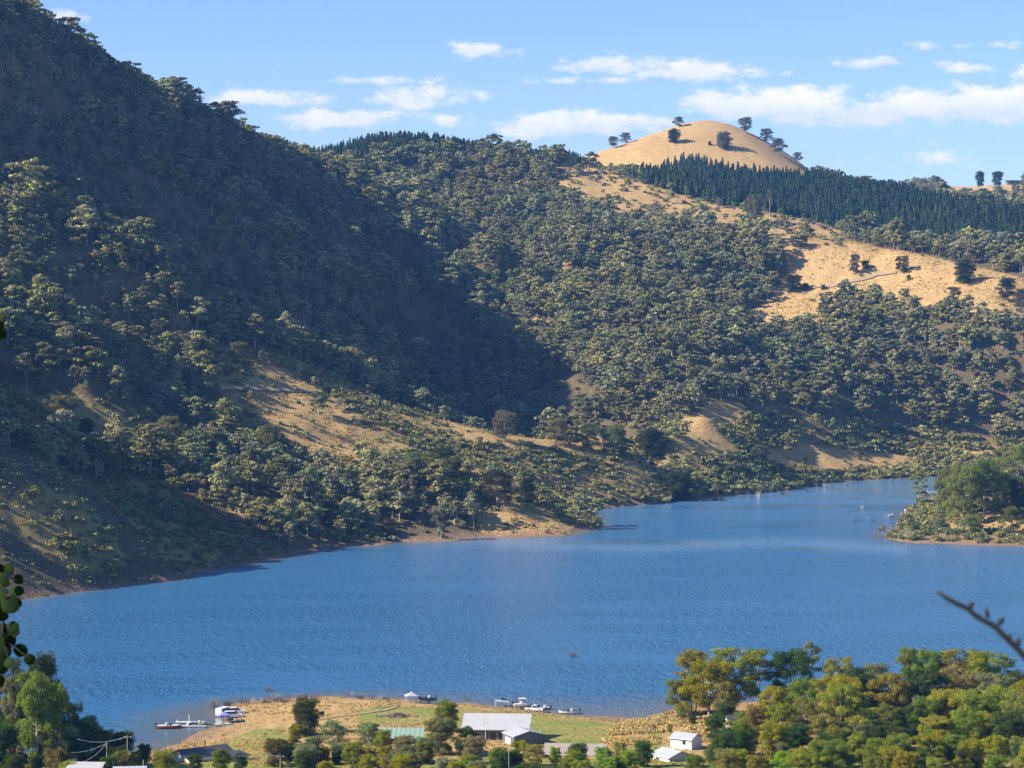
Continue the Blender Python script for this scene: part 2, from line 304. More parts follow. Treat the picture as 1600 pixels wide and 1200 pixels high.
def foliage(name, col, obj_color=False, var=0.42, transl=0.16):
    m, t, b = new_mat(name)
    t.nodes.remove(b); om = t.nodes['Material Output']
    oi = t.nodes.new('ShaderNodeObjectInfo')
    att = t.nodes.new('ShaderNodeAttribute'); att.attribute_name = 'leaf'
    base_c = oi.outputs['Color'] if obj_color else tuple(col) + (1,)
    hs = t.nodes.new('ShaderNodeHueSaturation')
    if obj_color: t.links.new(base_c, hs.inputs['Color'])
    else: hs.inputs['Color'].default_value = base_c
    t.links.new(ramp(t, oi.outputs['Random'], 0, 1, *((0.49, 0.512) if obj_color else (0.478, 0.518))), hs.inputs['Hue'])
    r2 = M('FRACT', M('MULTIPLY', oi.outputs['Random'], 7.31, tree=t), tree=t)
    t.links.new(ramp(t, r2, 0, 1, 1 - var * .8, 1 + var), hs.inputs['Value'])
    r3 = M('FRACT', M('MULTIPLY', oi.outputs['Random'], 23.7, tree=t), tree=t)
    t.links.new(ramp(t, r3, 0, 1, 0.98 if obj_color else 0.72, 1.12), hs.inputs['Saturation'])
    s = t.nodes.new('ShaderNodeSeparateColor'); t.links.new(att.outputs['Color'], s.inputs[0])
    if not obj_color:
        gp = t.nodes.new('ShaderNodeNewGeometry').outputs['Position']; pn = noise(t, 0.018, 4, 0.6, gp)
        tint = mixc(t, ramp(t, pn, 0.36, 0.62), (0.80, 0.88, 1.0, 1), (1.18, 1.08, .92, 1)); hcol = mixc(t, 1.0, hs.outputs[0], tint, 'MULTIPLY')
    else: hcol = hs.outputs[0]
    c = mixc(t, s.outputs[0], (0.62, 0.64, 0.68, 1), (1.5, 1.42, 1.1, 1))
    c = mixc(t, 1.0, hcol, c, 'MULTIPLY')
    d = t.nodes.new('ShaderNodeBsdfDiffuse'); tr = t.nodes.new('ShaderNodeBsdfTranslucent'); mxs = t.nodes.new('ShaderNodeMixShader'); mxs.inputs[0].default_value = transl
    t.links.new(c, d.inputs[0]); t.links.new(mixc(t, 1.0, c, (1.2, 1.25, 0.6, 1), 'MULTIPLY'), tr.inputs[0])
    t.links.new(d.outputs[0], mxs.inputs[1]); t.links.new(tr.outputs[0], mxs.inputs[2]); t.links.new(mxs.outputs[0], om.inputs[0])
    return m
M_LEAF = foliage('leaf_tinted', None, True, 0.16, 0.35)
M_GUM = foliage('gum_leaf', (0.185, 0.200, 0.100))
M_GUMG = foliage('gum_leaf_grey', (0.215, 0.222, 0.140))
M_PINE = foliage('pine_needle', (0.042, 0.078, 0.038), var=0.3, transl=0.08)
M_SHRUB = foliage('shrub_leaf', (0.17, 0.18, 0.085), var=0.35)
M_STICK = foliage('dry_twig', (0.21, 0.15, 0.105), var=0.3, transl=0.05)
M_DRYG = foliage('dry_grass_blade', (0.42, 0.32, 0.15), var=0.25, transl=0.3)
M_BARK = plain('pale_bark', (0.36, 0.32, 0.27), 0.85, var=0.4, scale=0.9)
M_DBARK = plain('dark_bark', (0.13, 0.10, 0.08), 0.9, var=0.3)
M_DEAD = plain('bleached_wood', (0.33, 0.29, 0.25), 0.8, var=0.2)

# ------------------------------------------------------------------ mesh helpers
def mesh_from(name, V, Fc, mat=None, smooth=False, leaf=None):
    me = bpy.data.meshes.new(name)
    V = np.asarray(V, np.float32); Fc = np.asarray(Fc, np.int32)
    nf, k = Fc.shape
    me.vertices.add(len(V)); me.vertices.foreach_set('co', V.ravel())
    me.loops.add(nf * k); me.loops.foreach_set('vertex_index', Fc.ravel())
    me.polygons.add(nf); me.polygons.foreach_set('loop_start', np.arange(0, nf * k, k, dtype=np.int32)); me.polygons.foreach_set('loop_total', np.full(nf, k, np.int32))
    if smooth: me.polygons.foreach_set('use_smooth', np.ones(nf, bool))
    if leaf is not None:
        a = me.color_attributes.new('leaf', 'FLOAT_COLOR', 'POINT'); c = np.ones((len(V), 4), np.float32); c[:, 0] = leaf; c[:, 1] = leaf; c[:, 2] = leaf
        a.data.foreach_set('color', c.ravel())
    me.update(calc_edges=True); me.validate()
    if mat: me.materials.append(mat)
    return me
def link(name, me, parent=None, **p):
    o = bpy.data.objects.new(name, me); COL.objects.link(o)
    if parent is not None: o.parent = parent
    for k, v in p.items(): o[k] = v
    return o
def tag(o, label=None, cat=None, group=None, kind=None):
    if label: o['label'] = label
    if cat: o['category'] = cat
    if group: o['group'] = group
    if kind: o['kind'] = kind
    return o
def empty(name, loc, rz=0.0, label=None, cat=None, group=None):
    o = bpy.data.objects.new(name, None); COL.objects.link(o); o.location = loc; o.rotation_euler = (0, 0, rz); o.empty_display_size = 0.5
    return tag(o, label, cat, group)
class MB:
    """collects boxes, tubes and polygons into one mesh"""
    def __init__(s): s.bm = bmesh.new()
    def box(s, c, d, rz=0, rx=0, ry=0, taper=1.0):
        m = Matrix.Translation(c) @ Matrix.Rotation(rz, 4, 'Z') @ Matrix.Rotation(ry, 4, 'Y') @ Matrix.Rotation(rx, 4, 'X')
        vs = []
        for k in (-.5, .5):
            q = taper if k > 0 else 1
            for (i, j) in ((-.5, -.5), (.5, -.5), (.5, .5), (-.5, .5)): vs.append(s.bm.verts.new(m @ Vector((i * d[0] * q, j * d[1] * q, k * d[2]))))
        for f in ((0, 3, 2, 1), (4, 5, 6, 7), (0, 1, 5, 4), (1, 2, 6, 5), (2, 3, 7, 6), (3, 0, 4, 7)): s.bm.faces.new([vs[i] for i in f])
        return s
    def tube(s, pts, rad, seg=6, cap=True):
        pts = [Vector(p) for p in pts]; rad = rad if isinstance(rad, (list, tuple)) else [rad] * len(pts); rings = []
        for i, p in enumerate(pts):
            d = (pts[min(i + 1, len(pts) - 1)] - pts[max(i - 1, 0)]).normalized()
            a = d.orthogonal().normalized() if i == 0 else (a - d * a.dot(d)).normalized()
            b = d.cross(a); rings.append([s.bm.verts.new(p + (a * math.cos(2 * PI * k / seg) + b * math.sin(2 * PI * k / seg)) * rad[i]) for k in range(seg)])
        for r0, r1 in zip(rings, rings[1:]):
            for k in range(seg): s.bm.faces.new((r0[k], r0[(k + 1) % seg], r1[(k + 1) % seg], r1[k]))
        if cap and seg > 2: s.bm.faces.new(rings[0][::-1]); s.bm.faces.new(rings[-1])
        return s
    def prism(s, poly, a, b, axis='y'):
        """polygon in the plane across the axis, run from a to b along it"""
        def q(p, t): return (p[0], t, p[1]) if axis == 'y' else ((t, p[0], p[1]) if axis == 'x' else (p[0], p[1], t))
        v0 = [s.bm.verts.new(q(p, a)) for p in poly]; v1 = [s.bm.verts.new(q(p, b)) for p in poly]; k = len(poly)
        s.bm.faces.new(v0[::-1]); s.bm.faces.new(v1)
        for i in range(k): s.bm.faces.new((v0[i], v0[(i + 1) % k], v1[(i + 1) % k], v1[i]))
        return s
    def loft(s, rings, cap=True):
        rs = [[s.bm.verts.new(p) for p in r] for r in rings]; k = len(rs[0])
        for r0, r1 in zip(rs, rs[1:]):
            for i in range(k): s.bm.faces.new((r0[i], r0[(i + 1) % k], r1[(i + 1) % k], r1[i]))
        if cap: s.bm.faces.new(rs[0][::-1]); s.bm.faces.new(rs[-1])
        return s
    def poly(s, *p): s.bm.faces.new([s.bm.verts.new(x) for x in p]); return s
    def mesh(s, name, mat, smooth=False, bevel=0.0):
        bmesh.ops.remove_doubles(s.bm, verts=s.bm.verts, dist=1e-5)
        if bevel: bmesh.ops.bevel(s.bm, geom=[e for e in s.bm.edges if e.calc_length() > bevel * 3], offset=bevel, segments=2, affect='EDGES', profile=.6)
        bmesh.ops.recalc_face_normals(s.bm, faces=s.bm.faces)
        me = bpy.data.meshes.new(name); s.bm.to_mesh(me); s.bm.free()
        if smooth:
            for f in me.polygons: f.use_smooth = True
        if mat: me.materials.append(mat)
        return me
    def add(s, name, mat, parent=None, smooth=False, bevel=0.0, **p): return link(name, s.mesh(name, mat, smooth, bevel), parent, **p)

# ------------------------------------------------------------------ terrain mesh
V = np.column_stack([XX.ravel(), YY.ravel(), ZZ.ravel()])
idx = np.arange(NR * NC).reshape(NR, NC)
Fq = np.column_stack([idx[:-1, :-1].ravel(), idx[:-1, 1:].ravel(), idx[1:, 1:].ravel(), idx[1:, :-1].ravel()])
zn = zone(V[:, 0], np.maximum(V[:, 1], 1), V[:, 2]); near = V[:, 1] < 700
vu = V[:, 0] / np.maximum(V[:, 1], 120) * F + U0; vv = VH + (CZ - V[:, 2]) / np.maximum(V[:, 1], 1) * F
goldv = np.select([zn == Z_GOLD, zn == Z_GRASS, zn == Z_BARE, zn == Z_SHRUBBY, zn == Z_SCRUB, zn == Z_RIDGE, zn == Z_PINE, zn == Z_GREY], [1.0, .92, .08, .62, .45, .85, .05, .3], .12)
goldv = goldv + np.clip(fbm(V[:, 0] / 45, V[:, 1] / 45, 3) - 0.18, 0, 1) * 2.2 * ((zn == Z_FOREST) & (V[:, 0] > -60) & (V[:, 0] < 180))
goldv[near] = 1.0
green = np.zeros(len(V))
g1 = inpoly(vu, vv, [(560, 1108), (600, 1103), (700, 1106), (820, 1112), (900, 1122), (960, 1132), (955, 1160), (850, 1170), (820, 1160), (700, 1130), (560, 1135)]) & near
g2 = inpoly(vu, vv, [(340, 1160), (400, 1140), (440, 1135), (480, 1180), (440, 1220), (330, 1220)]) & near
g3 = inpoly(vu, vv, [(960, 1170), (1000, 1150), (1030, 1145), (1040, 1175), (980, 1190)]) & near
green[g1] = 0.95; green[g2] = 0.7; green[g3] = 0.9; green[(V[:, 1] < 515) & near] = 0.95
green += (zn == Z_SCRUB) * 0.18 + (zn == Z_SHRUBBY) * 0.2
earth = np.clip(1 - V[:, 2] / np.where(near, 0.9, 3.2), 0, 1) * (V[:, 2] > -3) + (V[:, 2] <= -3)
zc = np.clip(np.column_stack([goldv, green, earth, np.ones(len(V))]), 0, 1).astype(np.float32)
m, t, b = new_mat('hillside_ground')
geo = t.nodes.new('ShaderNodeNewGeometry').outputs['Position']
at = t.nodes.new('ShaderNodeAttribute'); at.attribute_name = 'zone'; sz = t.nodes.new('ShaderNodeSeparateColor'); t.links.new(at.outputs['Color'], sz.inputs[0])
big = noise(t, 0.012, 5, 0.6, geo); mid = noise(t, 0.09, 5, 0.65, geo); fine = noise(t, 0.7, 6, 0.7, geo)
mp = t.nodes.new('ShaderNodeMapping'); mp.inputs['Scale'].default_value = (0.12, 0.05, 1.3); t.links.new(geo, mp.inputs[0])
terr = noise(t, 1.0, 3, 0.5, mp.outputs[0])                                  # stock terracettes follow the contours
gold = mixc(t, ramp(t, mid, 0.3, 0.72), (0.57, 0.375, 0.150), (0.42, 0.27, 0.11))
gold = mixc(t, ramp(t, fine, 0.42, 0.68, 0, 0.6), gold, (0.30, 0.195, 0.09))
gold = mixc(t, ramp(t, terr, 0.5, 0.62, 0, 0.5), gold, (0.62, 0.42, 0.19))
gold = mixc(t, ramp(t, big, 0.45, 0.7, 0, 0.4), gold, (0.40, 0.31, 0.15))
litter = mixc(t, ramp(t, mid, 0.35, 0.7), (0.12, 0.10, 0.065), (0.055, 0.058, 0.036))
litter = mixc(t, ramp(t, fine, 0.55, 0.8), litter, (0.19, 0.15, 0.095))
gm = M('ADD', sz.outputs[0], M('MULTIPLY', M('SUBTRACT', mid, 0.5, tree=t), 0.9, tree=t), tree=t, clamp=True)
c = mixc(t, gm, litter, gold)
gr = mixc(t, ramp(t, fine, 0.35, 0.7), (0.27, 0.30, 0.075), (0.17, 0.20, 0.05))
gg = M('MULTIPLY', sz.outputs[1], ramp(t, noise(t, 0.06, 4, 0.6, geo), 0.3, 0.62, 0.25, 1.25), tree=t, clamp=True)
c = mixc(t, gg, c, gr)
ea = mixc(t, ramp(t, fine, 0.35, 0.65), (0.34, 0.22, 0.14), (0.19, 0.13, 0.09))
c = mixc(t, M('ADD', sz.outputs[2], M('MULTIPLY', M('SUBTRACT', mid, 0.55, tree=t), 0.6, tree=t), tree=t, clamp=True), c, ea)
t.links.new(c, b.inputs['Base Color']); b.inputs['Roughness'].default_value = 1.0; b.inputs['Specular IOR Level'].default_value = 0.1
bp = t.nodes.new('ShaderNodeBump'); bp.inputs['Strength'].default_value = 1.0; bp.inputs['Distance'].default_value = 1.1
t.links.new(M('ADD', fine, M('MULTIPLY', noise(t, 0.25, 5, 0.7, geo), 1.2, tree=t), tree=t), bp.inputs['Height']); t.links.new(bp.outputs[0], b.inputs['Normal'])
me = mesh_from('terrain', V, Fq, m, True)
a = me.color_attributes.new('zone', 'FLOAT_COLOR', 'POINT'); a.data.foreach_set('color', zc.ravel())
link('terrain', me, kind='structure')
# water
m, t, b = new_mat('lake_water')
geo = t.nodes.new('ShaderNodeNewGeometry').outputs['Position']
mp = t.nodes.new('ShaderNodeMapping'); mp.inputs['Scale'].default_value = (1.15, 0.55, 1); mp.inputs['Rotation'].default_value = (0, 0, R(6)); t.links.new(geo, mp.inputs[0])
r1 = M('ADD', noise(t, 1.0, 4, 0.6, mp.outputs[0]), M('MULTIPLY', noise(t, 0.31, 2, 0.5, mp.outputs[0]), 1.1, tree=t), tree=t)
mp2 = t.nodes.new('ShaderNodeMapping'); mp2.inputs['Scale'].default_value = (0.010, 0.024, 1); mp2.inputs['Rotation'].default_value = (0, 0, R(-8)); t.links.new(geo, mp2.inputs[0])
wind = noise(t, 1.0, 4, 0.55, mp2.outputs[0])
at = t.nodes.new('ShaderNodeAttribute'); at.attribute_name = 'calm'; sc_ = t.nodes.new('ShaderNodeSeparateColor'); t.links.new(at.outputs['Color'], sc_.inputs[0])
stf = M('SUBTRACT', ramp(t, wind, 0.35, 0.6, 0.3, 1.1), M('MULTIPLY', sc_.outputs[0], 0.85, tree=t), tree=t, clamp=True)
bp = t.nodes.new('ShaderNodeBump'); bp.inputs['Distance'].default_value = 1.35
t.links.new(M('ADD', 0.06, M('MULTIPLY', stf, 0.9, tree=t), tree=t), bp.inputs['Strength']); t.links.new(r1, bp.inputs['Height']); t.links.new(bp.outputs[0], b.inputs['Normal'])
wc = mixc(t, sc_.outputs[1], (0.042, 0.160, 0.335, 1), (0.16, 0.14, 0.095, 1)); wc = mixc(t, sc_.outputs[2], wc, (0.115, 0.25, 0.44, 1))                    # silty shallows along the banks; then pale sky reflection painted into the water colour
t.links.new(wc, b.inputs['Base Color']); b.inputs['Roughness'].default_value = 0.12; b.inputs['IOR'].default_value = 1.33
wx = np.unique(np.concatenate([np.arange(-1600, 1700, 40.0), np.arange(-300, 420, 8.0)])); wy = np.arange(440, 1640, 8.0)
GX, GY = np.meshgrid(wx, wy); hz = H(GX.ravel(), GY.ravel())
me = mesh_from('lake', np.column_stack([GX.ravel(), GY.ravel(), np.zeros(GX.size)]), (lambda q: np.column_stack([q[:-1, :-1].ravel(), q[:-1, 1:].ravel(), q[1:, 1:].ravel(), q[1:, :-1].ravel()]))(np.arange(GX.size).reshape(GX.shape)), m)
shal = np.clip(1 + hz / 2.6, 0, 1) ** 1.5
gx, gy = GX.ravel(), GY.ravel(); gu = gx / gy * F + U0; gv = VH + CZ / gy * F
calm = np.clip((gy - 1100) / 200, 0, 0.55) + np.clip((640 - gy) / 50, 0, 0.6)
sky_reflect = np.exp(-((gv - 852 - 5 * np.sin(gu / 70)) / 8) ** 2) * np.clip((gu - 640) / 150, 0, 1) * (gu < 1420) + .8 * np.clip((gy - 1180) / 200, 0, 1)
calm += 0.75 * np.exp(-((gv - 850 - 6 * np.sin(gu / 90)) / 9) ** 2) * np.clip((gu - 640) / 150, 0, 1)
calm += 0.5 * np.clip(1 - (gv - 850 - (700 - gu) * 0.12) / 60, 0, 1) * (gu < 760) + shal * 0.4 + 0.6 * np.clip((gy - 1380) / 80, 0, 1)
a = me.color_attributes.new('calm', 'FLOAT_COLOR', 'POINT'); a.data.foreach_set('color', np.clip(np.column_stack([calm, np.clip(shal * 0.8, 0, 1), np.clip(sky_reflect, 0, 1) * .8, np.ones(len(gx))]), 0, 1).astype(np.float32).ravel())
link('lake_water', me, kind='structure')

# ------------------------------------------------------------------ plants: prototypes
def leaf_quads(C, Nn, size, jit=0.6, asp=1.0, g=rng):
    n = len(C)
    nn = Nn + g.normal(0, jit, (n, 3)); nn /= np.linalg.norm(nn, axis=1)[:, None] + 1e-9
    a = np.cross(nn, g.normal(0, 1, (n, 3))); a /= np.linalg.norm(a, axis=1)[:, None] + 1e-9
    b = np.cross(nn, a); s = (size * g.uniform(0.6, 1.3, n))[:, None] * 0.5
    q = np.stack([C - a * s - b * s * asp * .6, C + a * s * .7 - b * s * asp, C + a * s + b * s * asp * .7, C - a * s * .6 + b * s * asp], 1)
    return q.reshape(-1, 3), np.arange(n * 4).reshape(n, 4)
def lobes_mesh(name, lobes, per, size, mat, jit=0.55, under=-0.35, asp=1.0):
    """crown of leaf clumps: each lobe (x,y,z,rx,rz) is a shell of small leaf faces, thin underneath"""
    Cs, Ns, Lf = [], [], []
    for (x, y, z, rx, rz) in lobes:
        k = max(6, int(per * (rx * rx) ** 1.0))
        d = rng.normal(0, 1, (k * 2, 3)); d /= np.linalg.norm(d, axis=1)[:, None]
        d = d[(d[:, 2] > under) | (rng.random(k * 2) < 0.25)][:k]
        r = 1 - 0.55 * rng.random(len(d)) ** 2.2
        r = r * (1 + 0.22 * vnoise(d[:, 0] * 2.1 + x, d[:, 1] * 2.1 + y + d[:, 2] * 2))
        Cs.append(np.column_stack([x + d[:, 0] * rx * r, y + d[:, 1] * rx * r, z + d[:, 2] * rz * r])); Ns.append(d * (1, 1, rx / rz * .9))
        Lf.append(np.full(len(d), rng.uniform(.25, .75)) + rng.uniform(-.3, .3, len(d)))
    C = np.vstack(Cs); Nn = np.vstack(Ns); Nn /= np.linalg.norm(Nn, axis=1)[:, None]; lf = np.clip(np.concatenate(Lf), 0, 1)
    Vq, Fq = leaf_quads(C, Nn, size, jit, asp)
    return mesh_from(name, Vq, Fq, mat, leaf=np.repeat(lf, 4))
def gum_frame(Ht, spread, nl, first=.3, flat=.62, lobe=.17, trunks=1, wig=.05, col=0.0, sub=2):
    """limbs and lobe centres of a eucalypt of height Ht; returns (tubes, lobes)"""
    tubes, lobes = [], []
    for k in range(trunks):
        a0 = rng.uniform(0, 2 * PI); off = (0 if trunks == 1 else rng.uniform(.03, .09) * Ht); lean = rng.uniform(.02, .10) * Ht if trunks > 1 else rng.uniform(0, .05) * Ht
        base = np.array([math.cos(a0) * off, math.sin(a0) * off, -1.0]); top = np.array([math.cos(a0) * (off + lean), math.sin(a0) * (off + lean), Ht * .86])
        tr = [base + (top - base) * t + np.array([rng.normal(0, wig * Ht * .25), rng.normal(0, wig * Ht * .25), 0]) * math.sin(PI * t) for t in np.linspace(0, 1, 6)]
        r0 = Ht * .019 / (trunks ** .35); tubes.append((tr, [r0 * (1 - .75 * t) for t in np.linspace(0, 1, 6)]))
        m = max(3, nl // trunks)
        for i in range(m):
            t = first + (1 - first) * ((i + rng.random()) / m) ** .85
            p = np.array([np.interp(t, np.linspace(0, 1, 6), [q[j] for q in tr]) for j in range(3)])
            a = i * 2.4 + rng.uniform(-.5, .5) + a0
            ht = (t - first) / (1 - first)
            R_ = spread * (math.sin(PI * min(1, .22 + .70 * ht)) ** .6 if col == 0 else .75 + .25 * math.sin(PI * ht)) * rng.uniform(.55, 1.0)
            tip = p + np.array([math.cos(a) * R_, math.sin(a) * R_, R_ * rng.uniform(.25, .7)])
            tip[2] = min(tip[2], Ht * .93)
            midp = (p + tip) / 2 + np.array([0, 0, -R_ * .08]) + rng.normal(0, .02 * Ht, 3)
            tubes.append(([p, midp, tip], [r0 * .42, r0 * .28, r0 * .1]))
            rl = Ht * lobe * rng.uniform(.7, 1.25)
            lobes.append((*tip, rl, rl * flat))
            for _ in range(sub):
                a2 = rng.uniform(0, 2 * PI); k2 = rng.uniform(.55, .85); lobes.append((tip[0] + math.cos(a2) * rl * 1.15, tip[1] + math.sin(a2) * rl * 1.15, min(tip[2] + rl * rng.uniform(-.7, .45), Ht * .97), rl * k2, rl * k2 * flat))
            if rng.random() < .75:
                q = midp + np.array([rng.normal(0, rl * .7), rng.normal(0, rl * .7), rl * rng.uniform(.1, .5)]); lobes.append((*q, rl * .75, rl * .75 * flat))
        lobes.append((top[0], top[1], Ht * .9, Ht * lobe * .85, Ht * lobe * .6))
    return tubes, lobes
def tubes_mesh(name, tubes, mat, seg=5, tmax=99):
    mb = MB()
    for p, r in tubes[:tmax]: mb.tube([tuple(x) for x in p], list(r), seg, False)
    return mb.mesh(name, mat, True)
def join_tree(name, tubes, crown, bark, extra=1.0):
    """trunk and crown in one mesh (for trees too small in view to show parts)"""
    me = tubes_mesh('tmp', tubes, bark, 3)
    n0 = len(me.vertices); Vt = np.empty(n0 * 3, np.float32); me.vertices.foreach_get('co', Vt); Ft = np.array([list(p.vertices) for p in me.polygons])
    n1 = len(crown.vertices); Vc = np.empty(n1 * 3, np.float32); crown.vertices.foreach_get('co', Vc); Fc = np.arange(n1).reshape(-1, 4)
    lf = np.empty(n1 * 4, np.float32); crown.color_attributes['leaf'].data.foreach_get('color', lf)
    o = mesh_from(name, np.vstack([Vt.reshape(-1, 3), Vc.reshape(-1, 3)]), np.vstack([Ft, Fc + n0]), None, leaf=np.concatenate([np.zeros(n0), lf[::4]]))
    o.materials.append(bark); o.materials.append(crown.materials[0])
    o.polygons.foreach_set('material_index', np.concatenate([np.zeros(len(Ft), np.int32), np.ones(len(Fc), np.int32)])); o.update()
    return o
# unit trees are 10 m tall; far gums
FAR = []
for k in range(8):
    tb, lb = gum_frame(10, (2.3, 2.0, 2.7, 1.8, 2.4, 2.1, 3.0, 2.2)[k], (9, 8, 11, 7, 9, 10, 12, 8)[k], first=(.3, .42, .3, .45, .25, .35, .4, .2)[k], lobe=.098, flat=.72)
    FAR.append((tb, lb, lobes_mesh('crown', lb, 36, .56, M_GUM if k % 2 == 0 else M_GUMG, .38, -.3)))
def cone_tree(name, mat, seed_n=260, wid=1.9, size=.75):
    z = rng.random(seed_n) ** .8 * 9.2 + .6; a = rng.uniform(0, 2 * PI, seed_n); rr = wid * (1 - z / 10.2) * (0.55 + .45 * rng.random(seed_n)) * (1 + .25 * np.sin(z * 4))
    C = np.column_stack([np.cos(a) * rr, np.sin(a) * rr, z]); Nn = np.column_stack([np.cos(a), np.sin(a), np.full(seed_n, .7)])
    Vq, Fq = leaf_quads(C, Nn, size, .45)
    return mesh_from(name, Vq, Fq, mat, leaf=np.repeat(rng.random(seed_n), 4))
PINES = [cone_tree('pine_crown', M_PINE, 260, w_, .8) for w_ in (2.3, 2.6, 2.0)]
def shrub_mesh(name, mat, k=90, size=.42, rz=.75, lob=4):
    lb = [(rng.normal(0, .45), rng.normal(0, .45), rng.uniform(.25, .6), rng.uniform(.5, .8), rng.uniform(.4, .65) * rz) for _ in range(lob)]
    return lobes_mesh(name, lb, k, size, mat, .7, -.2)
SHR = [shrub_mesh('shrub', M_SHRUB, 46, .36, r_, l_) for r_, l_ in ((.9, 4), (.7, 5), (1.1, 3), (.8, 4))]
def twig_mesh(name, k=26, hgt=1.6, spread=.9, mat=M_DEAD, rad=.03):
    mb = MB()
    for _ in range(k):
        a = rng.uniform(0, 2 * PI); r = rng.random() * spread * .6; p = np.array([math.cos(a) * r * .4, math.sin(a) * r * .4, -.2])
        q = p + np.array([math.cos(a) * r, math.sin(a) * r, hgt * rng.uniform(.5, 1)]); mid_ = (p + q) / 2 + rng.normal(0, .08, 3)
        mb.tube([tuple(p), tuple(mid_), tuple(q)], [rad, rad * .8, rad * .3], 3, False)
        for _ in range(2):
            s_ = mid_ + (q - mid_) * rng.random(); e_ = s_ + np.array([rng.normal(0, .25), rng.normal(0, .25), rng.uniform(.1, .4)]); mb.tube([tuple(s_), tuple(e_)], [rad * .6, rad * .25], 3, False)
    return mb.mesh(name, mat)

# ------------------------------------------------------------------ plants: where they grow
DENS = {Z_GOLD: 0.0, Z_FOREST: 1.0, Z_SCRUB: .05, Z_GRASS: .012, Z_BARE: .006, Z_SHRUBBY: .05, Z_RIDGE: .07, Z_LAKE: 0, Z_PINE: .0, Z_GREY: .9}
def candidates(cell, d0, d1, ulo=-260, uhi=1860):
    xs = np.arange(-1100, 1400, cell); ys = np.arange(d0, d1, cell); gx, gy = np.meshgrid(xs, ys)
    gx = gx.ravel() + rng.uniform(-.46, .46, gx.size) * cell; gy = gy.ravel() + rng.uniform(-.46, .46, gy.size) * cell
    u = gx / gy * F + U0; m = (u > ulo) & (u < uhi); gx, gy = gx[m], gy[m]; gz = H(gx, gy)
    return gx, gy, gz
x, y, z = candidates(6.9, 860, 3550)
zn = zone(x, y, z); p = np.vectorize(DENS.get)(zn).astype(float)
u_ = x / y * F + U0; v_ = VH + (CZ - z) / y * F
slope = np.hypot(H(x + 6, y) - H(x - 6, y), H(x, y + 6) - H(x, y - 6)) / 12
p *= np.clip(.72 + .75 * np.clip(slope - .25, 0, 1) * 2, .72, 1)
clear = np.where(x > -70, fbm(x / 38, y / 38, 3) - .12 * (x > 180), -.2)
p *= np.where(zn == Z_FOREST, np.clip(1.25 - 2.6 * np.clip(clear - .05, 0, 1), .06, 1), 1)
p *= np.where((zn == Z_FOREST) & (x > -60), .86, 1)
p *= np.where((z < 2.2) & (zn == Z_FOREST), .25, 1)
tree_h = np.clip(rng.lognormal(2.40, .30, len(x)), 5.5, 21) * (1 + .35 * fbm(x / 60, y / 60, 2)) * np.where(rng.random(len(x)) < .07, 1.35, 1)
tree_h = np.where((zn == Z_SHRUBBY) | (zn == Z_SCRUB), tree_h * .55, tree_h)
tree_h = np.where((x < -150) & (x > -265) & (y > 1215) & (y < 1325), tree_h * .6, tree_h)
darkrid = (x < -60) & (y > 1250) & (y < 2000); tree_h = np.where(zn == Z_RIDGE, tree_h * .7, tree_h)
ok = (rng.random(len(x)) < p) & (seen(x, y, z + tree_h) > .0005)
ok &= ~((y > 2450) & (rng.random(len(x)) < .35))
GX_, GY_, GZ_, GH_ = x[ok], y[ok], z[ok], tree_h[ok]
GSX_ = GH_ * rng.uniform(.95, 1.5, len(GH_)); GID_ = rng.integers(0, 8, len(GH_)); GR_ = rng.uniform(0, 2 * PI, len(GH_))
print('gums', len(GX_))
x, y, z = candidates(4.9, 2050, 2800, 300, 1860); zn = zone(x, y, z); hp = rng.uniform(9, 17, len(x)) * (1 + .2 * fbm(x / 50, y / 50, 2)); hp = hp * np.where(x < 120, .72, 1); ok = (zn == Z_PINE) & (seen(x, y, z + hp) > .0004)
PX_, PY_, PZ_, PH_ = x[ok], y[ok], z[ok], hp[ok]
print('pines', len(PX_))
x, y, z = candidates(3.7, 850, 2350); zn = zone(x, y, z)
SD = {Z_GOLD: .02, Z_FOREST: .10, Z_SCRUB: .97, Z_GRASS: .10, Z_BARE: .5, Z_SHRUBBY: .62, Z_RIDGE: .13, Z_LAKE: 0, Z_PINE: 0, Z_GREY: .05}
p = np.vectorize(SD.get)(zn).astype(float) * np.clip(1 + 1.8 * fbm(x / 22, y / 22, 3), np.where(zn == Z_SCRUB, .55, .15), 2)
p = np.where((z > .3) & (z < 3.5) & (x > -20) & (y > 1150), np.maximum(p, .75), p)
hs = rng.uniform(1.1, 3.1, len(x)) * np.where(zn == Z_SCRUB, 1.25, 1) * np.where(zn == Z_BARE, .55, 1) * np.where((zn == Z_GRASS) | (zn == Z_GOLD), .7, 1)
ok = (rng.random(len(x)) < p) & (seen(x, y, z + hs) > -.0003) & (z > .3)
SX_, SY_, SZ_, SH_ = x[ok], y[ok], z[ok], hs[ok]
print('shrubs', len(SX_))

